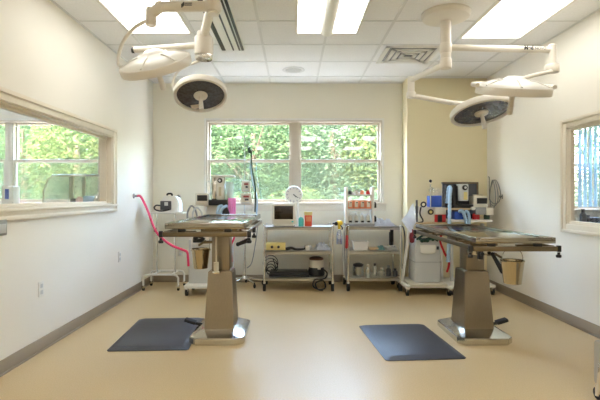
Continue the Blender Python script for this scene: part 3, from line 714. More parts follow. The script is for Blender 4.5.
MB().cyl((cx + .02, 5.77, .60), (cx + .02, 5.77, .76), .022).cyl((cx + .02, 5.77, .565), (cx + .02, 5.77, .60), .012).build('tube', BLACK, t)
# bottom shelf jars
cx = X(358.5, 5.72)
t = thing('wire_spool', (cx, 5.74, .165), 'dark wound spool in a clear tub on the narrow cart, bottom shelf left', 'spool')
MB().lathe([(0, .01), (.06, .01), (.06, .09), (.055, .13), (.015, .135), (0, .135)], (cx, 5.74, .165), seg=28).build('drum', DGREY, t)
MB().lathe([(.065, .13), (.068, .15), (.03, .165), (0, .165)], (cx, 5.74, .165), seg=28).build('lid', BLACK, t)
MB().lathe([(.055, .006), (.07, .006), (.074, .12), (.07, .12)], (cx, 5.74, .165), seg=28).build('tub', JAR, t)
jl = (('tall clear jar second along the bottom shelf of the narrow cart', 368, .032, .15, JAR, OFFWHITE), ('dark capped jar beside the tall clear jar, bottom shelf', 375, .03, .16, JAR, BLACK),
      ('wide glass jar with steel lid in the middle of the bottom shelf', 381.5, .04, .12, JAR, CHROME), ('grey capped jar right of the wide glass jar, bottom shelf', 388.5, .03, .13, DGREY, GREY), ('short dark jar at the right end of the bottom shelf', 395, .03, .1, DGREY, BLACK))
for k, (lab, px, rr, hh, mb, mc) in enumerate(jl):
    yy = 5.70 + .05 * (k % 2); small_bottle(X(px, yy), yy, .167, rr, hh, mb, mc, lab, 'jars on the bottom shelf', 'glass_jar', 'jar')
# hoses hung on the left side, cables on the right side of cart 2
x = X(346.5, 5.55)
t = thing('red_handle_tool', (x, 5.55, .5), 'red handled tool hung at the left post of the narrow cart', 'tool')
MB().cyl((x, 5.55, .55), (x + .005, 5.55, .70), .016).ball((x, 5.55, .55), .016).build('grip', RED, t)
MB().cyl((x + .005, 5.55, .70), (x + .008, 5.55, .80), .012).tube([(x + .008, 5.55, .80), (x + .02, 5.56, .815), (x + .03, 5.575, .808)], .006).build('neck', STEELR, t)
MB().cyl((x, 5.55, .55), (x - .004, 5.55, .30), .008).build('shaft', GREY, t)
for k, (px, z1, col, lab) in enumerate(((343.5, .22, LGREY, 'grey hanging hose left of the red handled tool'), (345, .16, GREY, 'darker grey hose hanging below the red handled tool'))):
    xx = X(px, 5.6)
    solo(MB().tube([(C2[0] - .012, 5.6 + .04 * k, .81), (xx, 5.6 + .04 * k, .72), (xx - .005, 5.59, .45), (xx + .008, 5.6, z1), (xx + .022, 5.61, z1 + .05), (xx + .016, 5.61, .4)], .009, 10), 'hanging_hose', col, lab, 'hose', 'hoses on the narrow cart')
for k in range(2):
    xx = C2[1] + .02 + .018 * k; yy = 5.62 + .06 * k
    m = MB().tube([(C2[1] + .012, yy, .80), (xx + .02, yy, .78), (xx + .035, yy - .01, .6), (xx + .02, yy, .28 + .05 * k), (xx - .004, yy + .01, .35), (xx, yy + .01, .6), (C2[1] + .016, yy + .015, .77)], .005, 8)
    solo(m, 'hanging_cable', DGREY, ('long grey cable loop hung on the right post of the narrow cart', 'shorter inner cable loop hung behind the long loop, right of the narrow cart')[k], 'cable', 'cable loops on the narrow cart')

# ------------------------------------------------------------------ tray stand with infusion device, left
d = 5.66
t = thing('tray_stand', (X(163, d), 5.75, 0), 'white U-footed tray stand at the left wall holding the pump', 'stand')
xa, xb, xl, xr = X(154, d), X(172.4, d), -1.87, X(179, d)
for yy in (5.62, 5.93):
    MB().tube([(xl, yy, .06), (xl, yy, .16), (xl + .02, yy, .19), (xl + .06, yy, .20), (xr - .06, yy, .20), (xr - .02, yy, .19), (xr, yy, .16), (xr, yy, .06)], .013, 10, smooth=False).build('base_arch', WHITE, t)
    for x in (xl, xr): caster(t, x, yy, .03, .07)
m = MB()
for x in (xa, xb): MB().cyl((x, 5.62, .2), (x, 5.93, .2), .011).build('cross_bar', WHITE, t)
for x in (xa, xb): MB().cyl((x, 5.775, .2), (x, 5.775, .965), .0115).build('post', CHROME, t)
MB().cyl((xa - .03, 5.77, Z(230, 5.72)), (xa + .0, 5.77, Z(230, 5.72)), .028).build('height_knob', BLACK, t)
zt = Z(212.5, d); x0, x1 = X(152, d), X(183.5, d)
MB().box(x0, x1, 5.62, 5.95, zt - .014, zt - .004, .003).box(x0, x1, 5.62, 5.63, zt - .014, zt + .008, .003).box(x0, x1, 5.94, 5.95, zt - .014, zt + .008, .003).build('tray', WHITE, t)
x0, x1 = X(155.5, d), X(178, d)
t = thing('infusion_device', ((x0 + x1) / 2, 5.78, zt), 'white medical device with dark front panel on the tray stand', 'medical device')
MB().prism([(x0 + .03, zt - .004), (x1, zt - .004), (x1 - .002, zt + .12), (x1 - .04, zt + .20), (x0 + .08, zt + .21), (x0 + .045, zt + .14)], 0, .2, .008) if False else None
m = MB(); m.M = Matrix.Translation((0, 5.90, 0)) @ Matrix.Rotation(PI / 2, 4, 'X')
m.prism([(x0 + .05, zt - .003), (x1, zt - .003), (x1 - .002, zt + .13), (x1 - .045, zt + .205), (x0 + .10, zt + .215), (x0 + .055, zt + .15)], 0, .2, .012); m.build('housing', WHITE, t)
MB().box(x0 + .05, x0 + .19, 5.685, 5.702, zt + .03, zt + .145, .008).build('front_panel', DGREY, t)
MB().box(x0 + .105, x0 + .15, 5.68, 5.688, zt + .085, zt + .13, .002).build('display', LGREY, t)
MB().tube([(x0 + .11, 5.8, zt + .205), (x0 + .115, 5.8, zt + .235), (x0 + .165, 5.8, zt + .235), (x0 + .17, 5.8, zt + .2)], .012, 10).build('carry_handle', BLACK, t)
MB().tube([(x0 + .18, 5.68, zt + .04), (x0 + .09, 5.655, zt + .02), (x0 + .01, 5.66, zt + .03), (x0 - .02, 5.67, zt + .06), (x0 + .005, 5.68, zt + .09), (x0 + .055, 5.685, zt + .085)], .009, 10).build('lead', BLACK, t)

# ------------------------------------------------------------------ wall bits
def outlet(axis, a, b, z, label, m=WHITE, w=.036, h=.058):
    t = thing('wall_outlet', (0, 0, 0), label, 'wall outlet', 'outlet plates')
    pl = MB(); ins = MB()
    if axis == 'L':
        t.location = WORLD[t.name] = Vector((XL, a, z)); pl.box(XL, XL + .007, a - w, a + w, z - h, z + h, .003)
        for s in (-1, 1): ins.box(XL + .006, XL + .0085, a - w * .45, a + w * .45, z + s * h * .42 - h * .26, z + s * h * .42 + h * .26, .002)
    else:
        yy = b; t.location = WORLD[t.name] = Vector((a, yy, z)); pl.box(a - w, a + w, yy - .007, yy, z - h, z + h, .003)
        for s in (-1, 1): ins.box(a - w * .45, a + w * .45, yy - .0085, yy - .006, z + s * h * .42 - h * .26, z + s * h * .42 + h * .26, .002)
    pl.build('cover_plate', m, t); ins.build('socket', LGREY, t)
outlet('L', 3.44, 0, .473, 'white outlet plate low on the left wall, nearest the viewer')
outlet('L', 5.0, 0, .51, 'white outlet plate low on the left wall, further back')
outlet('B', X(180.5, YB), YB, Z(252, YB), 'beige outlet plate low on the back wall behind the tray stand', OFFWHITE)
c = P(178.8, 197, YB)
t = thing('gas_outlet', (c.x, YB, c.z), 'black round gas outlet on the back wall beside the white medical device', 'gas outlet')
MB().lathe([(0, 0), (.038, 0), (.036, .012), (0, .014)], (c.x, YB, c.z), (0, -1, 0)).build('escutcheon', OFFWHITE, t)
MB().cyl((c.x, YB - .012, c.z), (c.x, YB - .05, c.z), .024).build('valve', BLACK, t)
y = 1.928 * F / (VX - 133.5)
t = thing('hose_outlet', (XL, y, CH), 'small grey hose connector on the left wall above the pink hose', 'wall connector')
MB().lathe([(0, 0), (.03, 0), (.028, .01), (.014, .014), (.014, .05), (0, .05)], (XL, y, CH), (1, 0, 0), 20).build('flange', GREY, t)
hp = [(XL + .05, y, CH), P(141, 197, 5.36), P(147.5, 210, 5.26), P(153, 225, 5.22), P(157.5, 233.5, 5.2), P(164, 240, 5.2), P(173, 246, 5.2), P(182, 249.5, 5.2), P(187, 252, 5.2), P(188, 258, 5.2), P(188.5, 266, 5.22)]
solo(MB().tube(hp, .014, 12), 'pink_hose', PINK, 'bright pink hose arching from the left wall down to the machine', 'hose')
t = thing('wall_box', (XL, 2.95, .97), 'small grey wall holder under the left sill at the picture edge', 'holder')
MB().box(XL, XL + .03, 2.55, 2.99, .925, 1.03, .006).build('body', GREY, t)
MB().box(XL + .03, XL + .034, 2.57, 2.975, .94, 1.0, .002).build('front', LGREY, t)
y = 2.557 * F / (502.5 - VX)
t = thing('wall_hook', (XR, y, Z(197, y)), 'small grey hook on the right wall beside the hanging cables', 'hook')
MB().box(XR - .006, XR, y - .015, y + .015, Z(199, y), Z(194.5, y), .002).build('plate', GREY, t)
MB().tube([(XR - .005, y, Z(196, y)), (XR - .03, y, Z(197.5, y)), (XR - .035, y, Z(195.5, y))], .005).build('prong', DGREY, t)
for k in range(3):
    yc = 5.66; zt = Z(180, 5.7); a = .15 - .035 * k; hh = .15 + .015 * k; xx = XR - .018 - .014 * k
    pts = [(xx, yc + a * math.sin(q) * (1 - .35 * math.cos(q)), zt - hh + hh * math.cos(q)) for q in [2 * PI * i / 20 for i in range(21)]]
    m = MB().tube(pts, .005, 8, smooth=False)
    solo(m, 'cable_loop', GREY, ('widest grey cable loop hung on the right wall', 'middle grey cable loop hung on the right wall', 'narrowest grey cable loop hung on the right wall')[k], 'cable', 'cables on the right wall')
solo(MB().tube([(X(489.5, 5.86), 5.86, Z(200, 5.86)), (X(489.5, 5.86), 5.86, Z(177, 5.86)), (XR - .012, 5.86, Z(177, 5.86))], .007, 8, smooth=False), 'cable_bracket', DGREY, 'thin dark angled rod bracket in the right corner above the machine', 'bracket')

# ------------------------------------------------------------------ anaesthesia machine behind the left table
d = 5.45
t = thing('anesthesia_machine', (X(210, d), 5.65, 0), 'white anesthesia machine standing behind the left table', 'anesthesia machine')
xa, xb = X(189, d), X(231, d)
MB().box(xa - .03, xb, 5.30, 5.72, .09, .13, .012).build('base', WHITE, t)
for x in (xa, xb - .03):
    for yy in (5.33, 5.69): caster(t, x, yy, .045, .095)
MB().box(xa, xb, 5.42, 5.70, .13, .66, .012).build('cabinet', LGREY, t)
x0, x1 = X(192, d), X(209.5, d)
MB().box(x0, x1, 5.40, 5.6, .60, .72, .006).build('absorber_block', WHITE, t)
m = MB().cyl((x0 + .03, 5.39, .65), (x0 + .16, 5.39, .65), .025).ball((x0 + .06, 5.37, .68), .03).tube([(x0 + .04, 5.38, .66), (x0 + .1, 5.34, .70), (x0 + .17, 5.37, .67)], .014); m.build('valve', BLACK, t)
MB().box(X(206, 5.6), X(232, 5.6), 5.55, 5.7, .66, 1.06, .01).build('tower', WHITE, t)
zsh = Z(205.5, d)
MB().box(X(208.5, d), X(227, d), 5.44, 5.72, zsh, zsh + .07, .008).build('top_shelf', BLACK, t)
MB().box(X(194, d), X(210, d), 5.46, 5.74, zsh - .005, zsh + .005, .003).build('side_shelf', OFFWHITE, t)
# vaporizer and bellows
m = MB().box(X(211, d), X(216, d), 5.48, 5.6, zsh + .07, Z(176.5, d), .01); m.build('flow_block', CHROME, t)
m = MB().box(X(216, d), X(223.5, d), 5.47, 5.62, zsh + .07, Z(176, d), .012); vp = m.build('vaporizer', WHITE, t)
c = P(220, 180.5, 5.47); MB().lathe([(0, .03), (.026, .03), (.03, .02), (.03, 0), (0, 0)], (c.x, 5.472, c.z), (0, -1, 0), 24).build('dial', BLACK, vp)
MB().lathe([(0, .036), (.014, .036), (.014, .028), (0, .028)], (c.x, 5.472, c.z), (0, -1, 0), 20).build('dial_cap', LGREY, vp)
MB().box(X(218.5, d), X(221, d), 5.464, 5.472, Z(196, d), Z(187, d), .002).build('scale_plate', BEIGE, vp)
MB().box(X(211, d), X(234, d), 5.46, 5.66, Z(177, d), Z(175, d), .006).build('top_plate', WHITE, t)
cx = X(229.2, 5.55)
MB().lathe([(0, 0), (.055, 0), (.055, .24), (.05, .26), (0, .262)], (cx, 5.55, zsh + .03), seg=28).build('bellows_dome', see_through('bellows_glass', (226, 238, 238), .6, .3, gloss=False), t)
m = MB()
for k in range(6): m.lathe([(.025, 0), (.042, .012), (.025, .024)], (cx, 5.55, zsh + .04 + k * .024), seg=24)
m.build('bellows', OFFWHITE, t)
MB().box(X(210.3, 5.45), X(211, 5.45), 5.45, 5.46, Z(195, d), Z(182, d), .001).tube([(X(207, d), 5.45, Z(192, d)), (X(206.5, d), 5.45, Z(183, d)), (X(209, d), 5.45, Z(181, d)), (X(211.5, d), 5.5, Z(182, d))], .004, 8, smooth=False).build('tubing', GREY, t)
x0, x1 = X(194.5, d), X(208, d)
t = thing('patient_monitor', ((x0 + x1) / 2, 5.55, zsh), 'small white monitor with black screen left of the vaporizer', 'monitor')
MB().box(x0, x1, 5.48, 5.62, zsh + .006, zsh + .15, .01).build('housing', OFFWHITE, t)
MB().box(x0 + .025, x1 - .014, 5.474, 5.482, zsh + .055, zsh + .125, .003).build('screen', BLACK, t)
MB().box(x0 + .03, x1 - .05, 5.475, 5.482, zsh + .02, zsh + .03, .001).build('label_strip', BEIGE, t)
# bags and hoses at the front of it
def hang_bag(name, pts_top, pts_w, m, label, cat, r0, r1, L):
    x, y, z = pts_top
    b = MB().lathe([(0, 0), (r0 * .5, -.004), (r0, -L * .15), (r1, -L * .6), (r1 * .75, -L * .92), (0, -L)], (x, y, z), seg=20)
    return solo(b, name, m, label, cat)
zt = .998
hang_bag('breathing_bag', (X(225, 5.4), 5.40, Z(205.5, 5.4)), 0, BLACK, 'limp black breathing bag below the vaporizer shelf', 'breathing bag', 0.03, .058, .16)
m = MB().tube([P(222, 206, 5.43), P(219, 207, 5.38), P(217.5, 213, 5.36), P(217.5, 221, 5.36)], lambda u: .019 + .003 * math.sin(u * 90), 12, n=14)
solo(m, 'corrugated_hose', LBLUE, 'pale blue corrugated breathing hose beside the black bag', 'hose')
m = MB().tube([P(226.5, 206, 5.40), P(223, 208, 5.33), P(220.5, 213, 5.32), P(219.5, 220, 5.32)], lambda u: .017 + .003 * math.sin(u * 90), 12, n=14)
solo(m, 'corrugated_hose', LBLUE, 'second pale blue corrugated hose just right of the first', 'hose')
def cloth_drape(x0, x1, y, z0, z1, amp, ph=0., skew=0.):
    def fn(u, v): return (x0 + (x1 - x0) * u + skew * v, y + amp * math.sin(u * 11 + ph) * (.3 + v) + .01 * math.sin(v * 5), z1 + (z0 - z1) * v - .012 * math.sin(u * 9) * v)
    return MB().sheet(fn, 22, 10, .003)
solo(cloth_drape(X(228, 5.42), X(236, 5.42), 5.42, Z(218, 5.42), Z(198, 5.42), .012), 'pink_cloth', PINKC, 'pink cloth draped at the right side of the left machine', 'cloth')
m = MB().tube([P(234, 216, 5.40), P(235, 226, 5.36), P(234, 238, 5.34), P(231, 246, 5.36), P(231.5, 262, 5.38)], .012, 10)
solo(m, 'pink_tube', PINK, 'thin pink tube hanging right of the left table column', 'tube')
for k, (px, z1, mm, lab) in enumerate(((191, 206, GREY, 'grey hose loop left of the small monitor shelf'), (196.5, 207.5, LGREY, 'pale hose loop under the small white monitor'))):
    m = MB().tube([P(px - 3, 222, 5.36), P(px - 3.5, 213, 5.36), P(px, z1, 5.37), P(px + 4, z1 + 3, 5.38), P(px + 6, 216, 5.40), P(px + 6, 222, 5.40)], .011, 10)
    solo(m, 'breathing_hose', mm, lab, 'hose', 'hose loops of the left machine')

# ------------------------------------------------------------------ infusion pole
cx, cy = X(244.5, 5.93), 5.93
t = thing('infusion_pole', (cx, cy, 0), 'chrome five-legged infusion pole between the left table and wide cart', 'infusion pole')
MB().cyl((cx, cy, .09), (cx, cy, .98), .017).build('lower_pole', CHROME, t)
MB().cyl((cx, cy, .98), (cx, cy, Z(135, 5.86)), .006).build('upper_pole', LGREY, t)
MB().lathe([(0, 0), (.04, 0), (.045, .02), (.03, .05), (0, .055)], (cx, cy, .085), seg=24).build('hub', CHROME, t)
for k in range(5):
    a = math.radians(90 + 72 * k); ex, ey = cx + .25 * math.cos(a), cy + .21 * math.sin(a)
    lg = MB().tube([(cx, cy, .11), (ex, ey, .066)], .013, 10, smooth=False).build('leg', CHROME, t)
    MB().ball((ex, ey, .03), .029, (.6, 1, 1)).cyl((ex, ey, .04), (ex, ey, .07), .008).build('caster', RUBBER, lg)
for (pa, pb, pc, pd_, lab) in ((241.3, 250.2, 191.8, 180.8, 'upper of two beige infusion pumps clamped to the pole'), (240.5, 251, 204.5, 193.2, 'lower of two beige infusion pumps clamped to the pole')):
    dd = 5.74; x0, x1, z0, z1 = X(pa, dd), X(pb, dd), Z(pc, dd), Z(pd_, dd)
    t = thing('infusion_pump', ((x0 + x1) / 2, dd + .06, z0), lab, 'infusion pump', 'infusion pumps on the pole')
    MB().box(x0, x1, dd, dd + .1, z0, z1, .01).build('housing', OFFWHITE, t)
    MB().box(x0 + .035, x1 - .025, dd - .006, dd + .002, z1 - .055, z1 - .03, .003).build('display', mat('pump_display', (140, 50, 40), .3), t)
    MB().box(x0 + .055, x1 - .03, dd - .006, dd + .002, z0 + .05, z0 + .075, .002).build('keypad', BLACK, t)
    MB().box(x0 + .02, x1 - .02, dd - .005, dd + .002, z0 + .012, z0 + .03, .002).build('label_strip', LGREY, t)
    MB().box(cx - .02, cx + .02, dd + .095, cy + .02, (z0 + z1) / 2 - .02, (z0 + z1) / 2 + .02, .004).build('clamp', DGREY, t)
t = thing('breathing_circuit', (X(252, 5.8), 5.8, 1.1), 'dark green breathing hoses hung in front of the window', 'hose')
hk = P(250.5, 150, 5.84)
MB().tube([P(249, 147.5, 5.82), P(249.5, 152, 5.82), P(251.5, 151, 5.82), P(251.3, 160, 5.80), P(253, 173, 5.8), P(255, 185, 5.8), P(255.5, 198, 5.8), P(255, 212, 5.8)], lambda u: .010 if u > .2 else .02, 10).build('outer_hose', GREENB, t)
MB().tube([P(251.5, 154, 5.84), P(251, 168, 5.84), P(253, 184, 5.84), P(257, 198, 5.84), P(256.5, 214, 5.84)], .010, 10).build('inner_hose', LBLUE, t)
MB().tube([(cx + .008, cy, Z(146, 5.9)), P(247, 146, 5.87), P(249.5, 148.5, 5.83)], .005, 8).build('hook', DGREY, t)
m = MB().sheet(lambda u, v: P(246 + 8 * u, 207 + 15 * v, 5.76 + .03 * math.sin(u * 8 + v * 5)), 12, 10, .003)
solo(m, 'fluid_bag', CLEAR, 'clear hanging fluid bag below the infusion pumps', 'fluid bag', sharp=20)
solo(MB().tube([P(262, 222, 5.7), P(258, 226, 5.68), P(256, 240, 5.68), P(252, 262, 5.7), P(247, 268, 5.75)], .006, 8), 'extension_cord', GREY, 'grey cord hanging between the pole and the wide cart', 'cord')

# ------------------------------------------------------------------ machines behind the right table
d = 5.35
t = thing('anesthesia_machine', (X(428, d), 5.6, 0), 'white wheeled anesthesia cart nearest the window corner with blue box on top', 'anesthesia machine')
xa, xb = X(405, d), X(451, d)
MB().box(xa, xa + .05, 5.30, 5.82, .085, .125, .01).build('base_bar', WHITE, t)
MB().box(xb - .05, xb, 5.30, 5.82, .085, .125, .01).build('base_bar', WHITE, t)
MB().box(xa + .05, xb - .05, 5.34, 5.40, .09, .125, .008).build('cross_bar', WHITE, t)
MB().box(xa + .05, xb - .05, 5.74, 5.80, .09, .125, .008).build('cross_bar', WHITE, t)
for x in (xa + .025, xb - .025):
    for yy in (5.33, 5.79): caster(t, x, yy, .043, .09)
MB().box(xa + .05, xb - .05, 5.32, 5.82, .122, .14, .004).build('deck', OFFWHITE, t)
for x0, x1 in ((X(416, d), xa + .025), (X(447, d), xb - .025)):
    MB().tube([(x0, 5.60, .88), (x1, 5.60, .12)], .019, 10, smooth=False).build('frame_post', WHITE, t)
zs = Z(224.5, 5.45)
MB().box(X(413, 5.4), X(452, 5.4), 5.40, 5.80, zs, zs + .025, .006).build('shelf', TAN, t)
MB().box(X(419, 5.5), X(440, 5.5), 5.52, 5.72, zs + .025, Z(207, 5.5), .01).build('manifold', OFFWHITE, t)
c = P(431, 212, 5.5); g = MB().lathe([(0, .012), (.03, .012), (.034, .018), (.036, 0), (0, 0)], (c.x, 5.52, c.z), (0, -1, 0), 24); g.build('gauge', BLACK, t)
MB().lathe([(0, .016), (.018, .016), (.018, .011), (0, .011)], (c.x, 5.52, c.z), (0, -1, 0), 20).build('gauge_face', CREAMY, t)
MB().box(X(435, 5.5), X(446, 5.5), 5.50, 5.7, zs + .025, Z(214.5, 5.5), .006).build('flow_panel', RED, t)
MB().box(X(435, 5.5), X(446, 5.5), 5.495, 5.7, Z(214.5, 5.5), Z(207.5, 5.5), .006).build('flow_head', OFFWHITE, t)
MB().box(X(437.5, 5.5), X(442, 5.5), 5.492, 5.5, zs + .025, Z(215, 5.5), .003).build('flow_tube', BLACK, t)
MB().box(X(430, 5.5), X(442, 5.5), 5.50, 5.64, Z(207, 5.5), Z(195.6, 5.5), .008).build('blue_box', BLUE, t, label='blue plastic box')
MB().lathe([(0, 0), (.07, 0), (.072, .05), (.06, .09), (.03, .11), (0, .112)], (X(437, 5.57), 5.57, Z(195.6, 5.5)), seg=24).build('dome', CLEAR, t)
m = MB().cyl(P(430.5, 207, 5.48), P(430.5, 184, 5.48), .008).ball(P(430.5, 181.5, 5.48), .016); m.cyl(P(429, 190, 5.48), P(433, 188, 5.48), .012); m.build('valve_stem', CHROME, t)
MB().ball(P(430.5, 181, 5.475), .018).build('valve_knob', BLACK, t)
MB().cyl(P(416.8, 222, 5.44), P(416.8, 200, 5.44), .013).cyl(P(416.8, 213, 5.44), P(416.8, 206, 5.44), .018).build('inhalation_tube', DGREY, t)
MB().torus(P(423.5, 204.5, 5.44), .028, .009, (0, 1, .2)).tube([P(421, 207, 5.44), P(420, 214, 5.44), P(423, 221, 5.43), P(418, 223, 5.42)], .009, 8).build('coiled_tube', BLACK, t)
MB().tube([P(415, 219, 5.42), P(412, 221, 5.40), P(411.5, 230, 5.40)], .006, 8).build('drain_line', GREENB, t)
x0, x1 = X(414.5, 5.42), X(441, 5.42)
t = thing('oxygen_concentrator', ((x0 + x1) / 2, 5.55, .14), 'light grey boxy oxygen concentrator standing on the wheeled cart base', 'oxygen concentrator')
MB().box(x0, x1, 5.42, 5.72, .142, .66, .02, (.94, .96)).build('body', LGREY, t)
MB().box(x0 - .002, x1 + .002, 5.415, 5.725, .385, .389, .001).build('seam', GREY, t)
m = MB(); m.M = Matrix.Translation(((x0 + x1) / 2, 5.418, .545)) @ Matrix.Rotation(PI / 2, 4, 'X'); m.prism([(-.095, .05), (-.09, -.04), (-.05, -.055), (.05, -.055), (.09, -.04), (.095, .05)], -.005, .012, .004); m.build('control_panel', WHITE, t)
MB().box(x1 - .055, x1 - .03, 5.40, 5.414, .54, .58, .003).build('switch', BLACK, t)
r = random.Random(9); m = MB()
for k in range(7): m.ball((x0 + .06 + .030 * k, 5.40 + r.uniform(-.02, .02), .645 + r.uniform(0, .07)), r.uniform(.020, .032), (1, 1, .9))
m.tube([(x0 + .03, 5.43, .66), (x0 + .09, 5.38, .71), (x0 + .17, 5.38, .70), (x0 + .28, 5.42, .645)], .012)
m.build('fittings', GREENB, t)
MB().box(x0 + .05, x0 + .22, 5.44, 5.56, .655, .68, .005).build('fitting_plate', CHROME, t)
# drape and red bag at its left
def flap(u, v):
    a, b, c, e = P(413.5, 203, 5.42), P(401.5, 221, 5.34), P(411, 234, 5.34), P(416, 222, 5.40)      # top, left, bottom, right corners
    p = (a * (1 - u) + b * u) * (1 - v) + (e * (1 - u) + c * u) * v
    return p + Vector((0, .015 * math.sin(u * 9 + v * 4), .006 * math.sin(u * 7)))
solo(MB().sheet(flap, 14, 12, .004), 'hanging_drape', DRAPE, 'white cloth hanging at the left side of the anesthesia cart', 'cloth', sharp=30)
hang_bag('red_bag', P(412, 229, 5.36), 0, mat('deep_red', (128, 24, 40), .5), 'deep red bag hanging below the white cloth', 'bag', .022, .034, .17)
m = MB().tube([P(447, 203, 5.5), P(448.5, 189, 5.45), P(450.5, 188, 5.38), P(450, 196, 5.30), P(449.5, 215, 5.25), P(449, 240, 5.25), P(448, 262, 5.25)], lambda u: .02 + .0025 * math.sin(u * 160), 12, n=22)
solo(m, 'ventilator_hose', LBLUE, 'long pale blue ribbed hose hanging in front of the black panel', 'hose')
solo(MB().tube([P(443, 232, 5.42), P(440, 240, 5.40), P(444, 252, 5.40), P(449, 262, 5.42), P(447, 272, 5.45)], .013, 10), 'red_hose', RED, 'dark red hose hanging behind the grey concentrator', 'hose')

d = 5.6
t = thing('anesthesia_machine', (X(470, d), 5.7, 0), 'large anesthesia machine with black back panel in the right corner', 'anesthesia machine')
xa, xb = X(450, 5.4), X(492, 5.4)
MB().box(xa, xb + .03, 5.36, 5.86, .09, .125, .01).build('base', WHITE, t)
for x in (xa + .03, xb):
    for yy in (5.38, 5.82): caster(t, x, yy, .043, .095)
for px in (452, 466, 483): MB().box(X(px, 5.6) - .018, X(px, 5.6) + .018, 5.60, 5.64, .12, .84, .004).build('frame_post', LGREY, t)
zs = Z(222, 5.5)
MB().box(X(447, 5.5), X(492, 5.5), 5.48, 5.86, zs, zs + .03, .006).build('lower_shelf', WHITE, t)
MB().box(X(446, 5.6), X(481, 5.6), 5.7, 5.76, zs + .03, Z(206, 5.6), .006).build('back_plate', NAVY, t)
MB().box(X(443, 5.72), X(478.5, 5.72), 5.72, 5.76, Z(208, 5.72), Z(182.6, 5.72), .006).build('back_panel', DGREY, t)
m = MB()
for a, b, e, f in ((443, 478.5, 183.8, 182), (477.2, 478.6, 208, 182)): m.box(X(a, 5.7), X(b, 5.7), 5.70, 5.77, Z(e, 5.7), Z(f, 5.7), .003)
m.build('panel_frame', STEELR, t)
MB().box(X(446, 5.55), X(480, 5.55), 5.52, 5.76, Z(210, 5.55), Z(208, 5.55), .004).build('upper_shelf', TAN, t)
MB().box(X(453, 5.55), X(474, 5.55), 5.54, 5.72, Z(208, 5.55), Z(204.5, 5.55), .004).build('manifold', BLACK, t)
for px, w in ((447.5, .035), (454.5, .04)): MB().cyl(P(px, 207, 5.62), P(px, 186, 5.62), w).cyl(P(px, 186, 5.62), P(px, 184.8, 5.62), w * .6).build('canister', BLACK, t)
vp = MB().box(X(459, 5.55), X(468.5, 5.55), 5.54, 5.68, Z(201, 5.55), Z(184, 5.55), .012).build('vaporizer', LGREY, t)
c = P(465, 187.6, 5.53); MB().lathe([(0, .028), (.026, .028), (.032, .018), (.032, 0), (0, 0)], (c.x, 5.542, c.z), (0, -1, 0), 24).build('dial', BLACK, vp)
MB().lathe([(0, .034), (.015, .034), (.015, .026), (0, .026)], (c.x, 5.542, c.z), (0, -1, 0), 20).build('dial_cap', LGREY, vp)
MB().box(X(464, 5.53), X(467.5, 5.53), 5.534, 5.542, Z(200, 5.53), Z(192, 5.53), .002).build('scale_plate', CREAMY, vp)
MB().box(X(453, 5.58), X(463, 5.58), 5.52, 5.66, zs + .03, Z(211.5, 5.58), .008).build('absorber', BLUE, t)
MB().box(X(474.5, 5.52), X(485, 5.52), 5.48, 5.7, Z(214.5, 5.52), Z(207.4, 5.52), .006).build('drawer_unit', GREY, t)
MB().box(X(485, 5.52), X(491.8, 5.52), 5.47, 5.7, Z(215, 5.52), Z(207.4, 5.52), .006).build('gas_block', OFFWHITE, t)
for px, r_ in ((475.5, .026), (479, .02)): MB().lathe([(0, 0), (r_, 0), (r_, .05), (r_ * .5, .075), (0, .08)], (X(px, 5.5), 5.53, zs + .03), seg=20).build('red_flask', RED, t)
MB().lathe([(0, 0), (.035, .0), (.036, .05), (.02, .08), (.012, .11), (0, .112)], (X(487.8, 5.5), 5.53, zs + .03), seg=20).build('green_flask', GREENB, t)
m = MB().tube([P(459.5, 211.5, 5.49), P(462, 211, 5.45), P(464, 214, 5.45), P(466, 221, 5.45), P(466.5, 226, 5.45)], lambda u: .02 + .003 * math.sin(u * 90), 12, n=14)
m.tube([P(466, 211.5, 5.50), P(467.5, 212, 5.47), P(469, 216, 5.46), P(469.5, 226, 5.46)], lambda u: .018 + .003 * math.sin(u * 90), 12, n=14); m.build('circuit_hose', LBLUE, t)
MB().ball(P(473, 208.5, 5.47), .026, (1.2, .7, .9)).build('mask', WHITE, t)
x0, x1 = X(473, 5.55), X(487, 5.55); zb = Z(207.4, 5.52)
t = thing('patient_monitor', ((x0 + x1) / 2, 5.6, zb), 'beige monitor with dark screen at the right end of the corner machine', 'monitor')
MB().box(x0, x1, 5.52, 5.68, zb, Z(196, 5.52), .01).build('housing', OFFWHITE, t)
MB().box(x0 + .035, x1 - .012, 5.514, 5.522, zb + .045, zb + .115, .003).build('screen', BLACK, t)
MB().box(x0 + .03, x1 - .03, 5.6, 5.64, Z(196, 5.52), Z(194.5, 5.52), .004).build('carry_handle', BEIGE, t)

# ------------------------------------------------------------------ near right edge: corner of a steel bin on casters
xc = X(590, 2.95)
t = thing('rolling_bin', (1.985, 2.61, 0), 'grey rolling cabinet cut off by the lower right picture edge', 'cabinet')
MB().box(1.77, 2.2, 2.56, 2.66, .08, .34, .02).build('body', mat('bin_panel', (176, 170, 156), .4, vary=.03), t)
MB().tube([(1.725, 2.555, .05), (1.752, 2.555, .25), (1.768, 2.555, .32), (1.79, 2.555, .345), (2.19, 2.555, .345)], .01, 10, smooth=False).build('rim', CHROME, t)
for x in (1.78, 2.15):
    caster(t, x, 2.61, .035, .085)

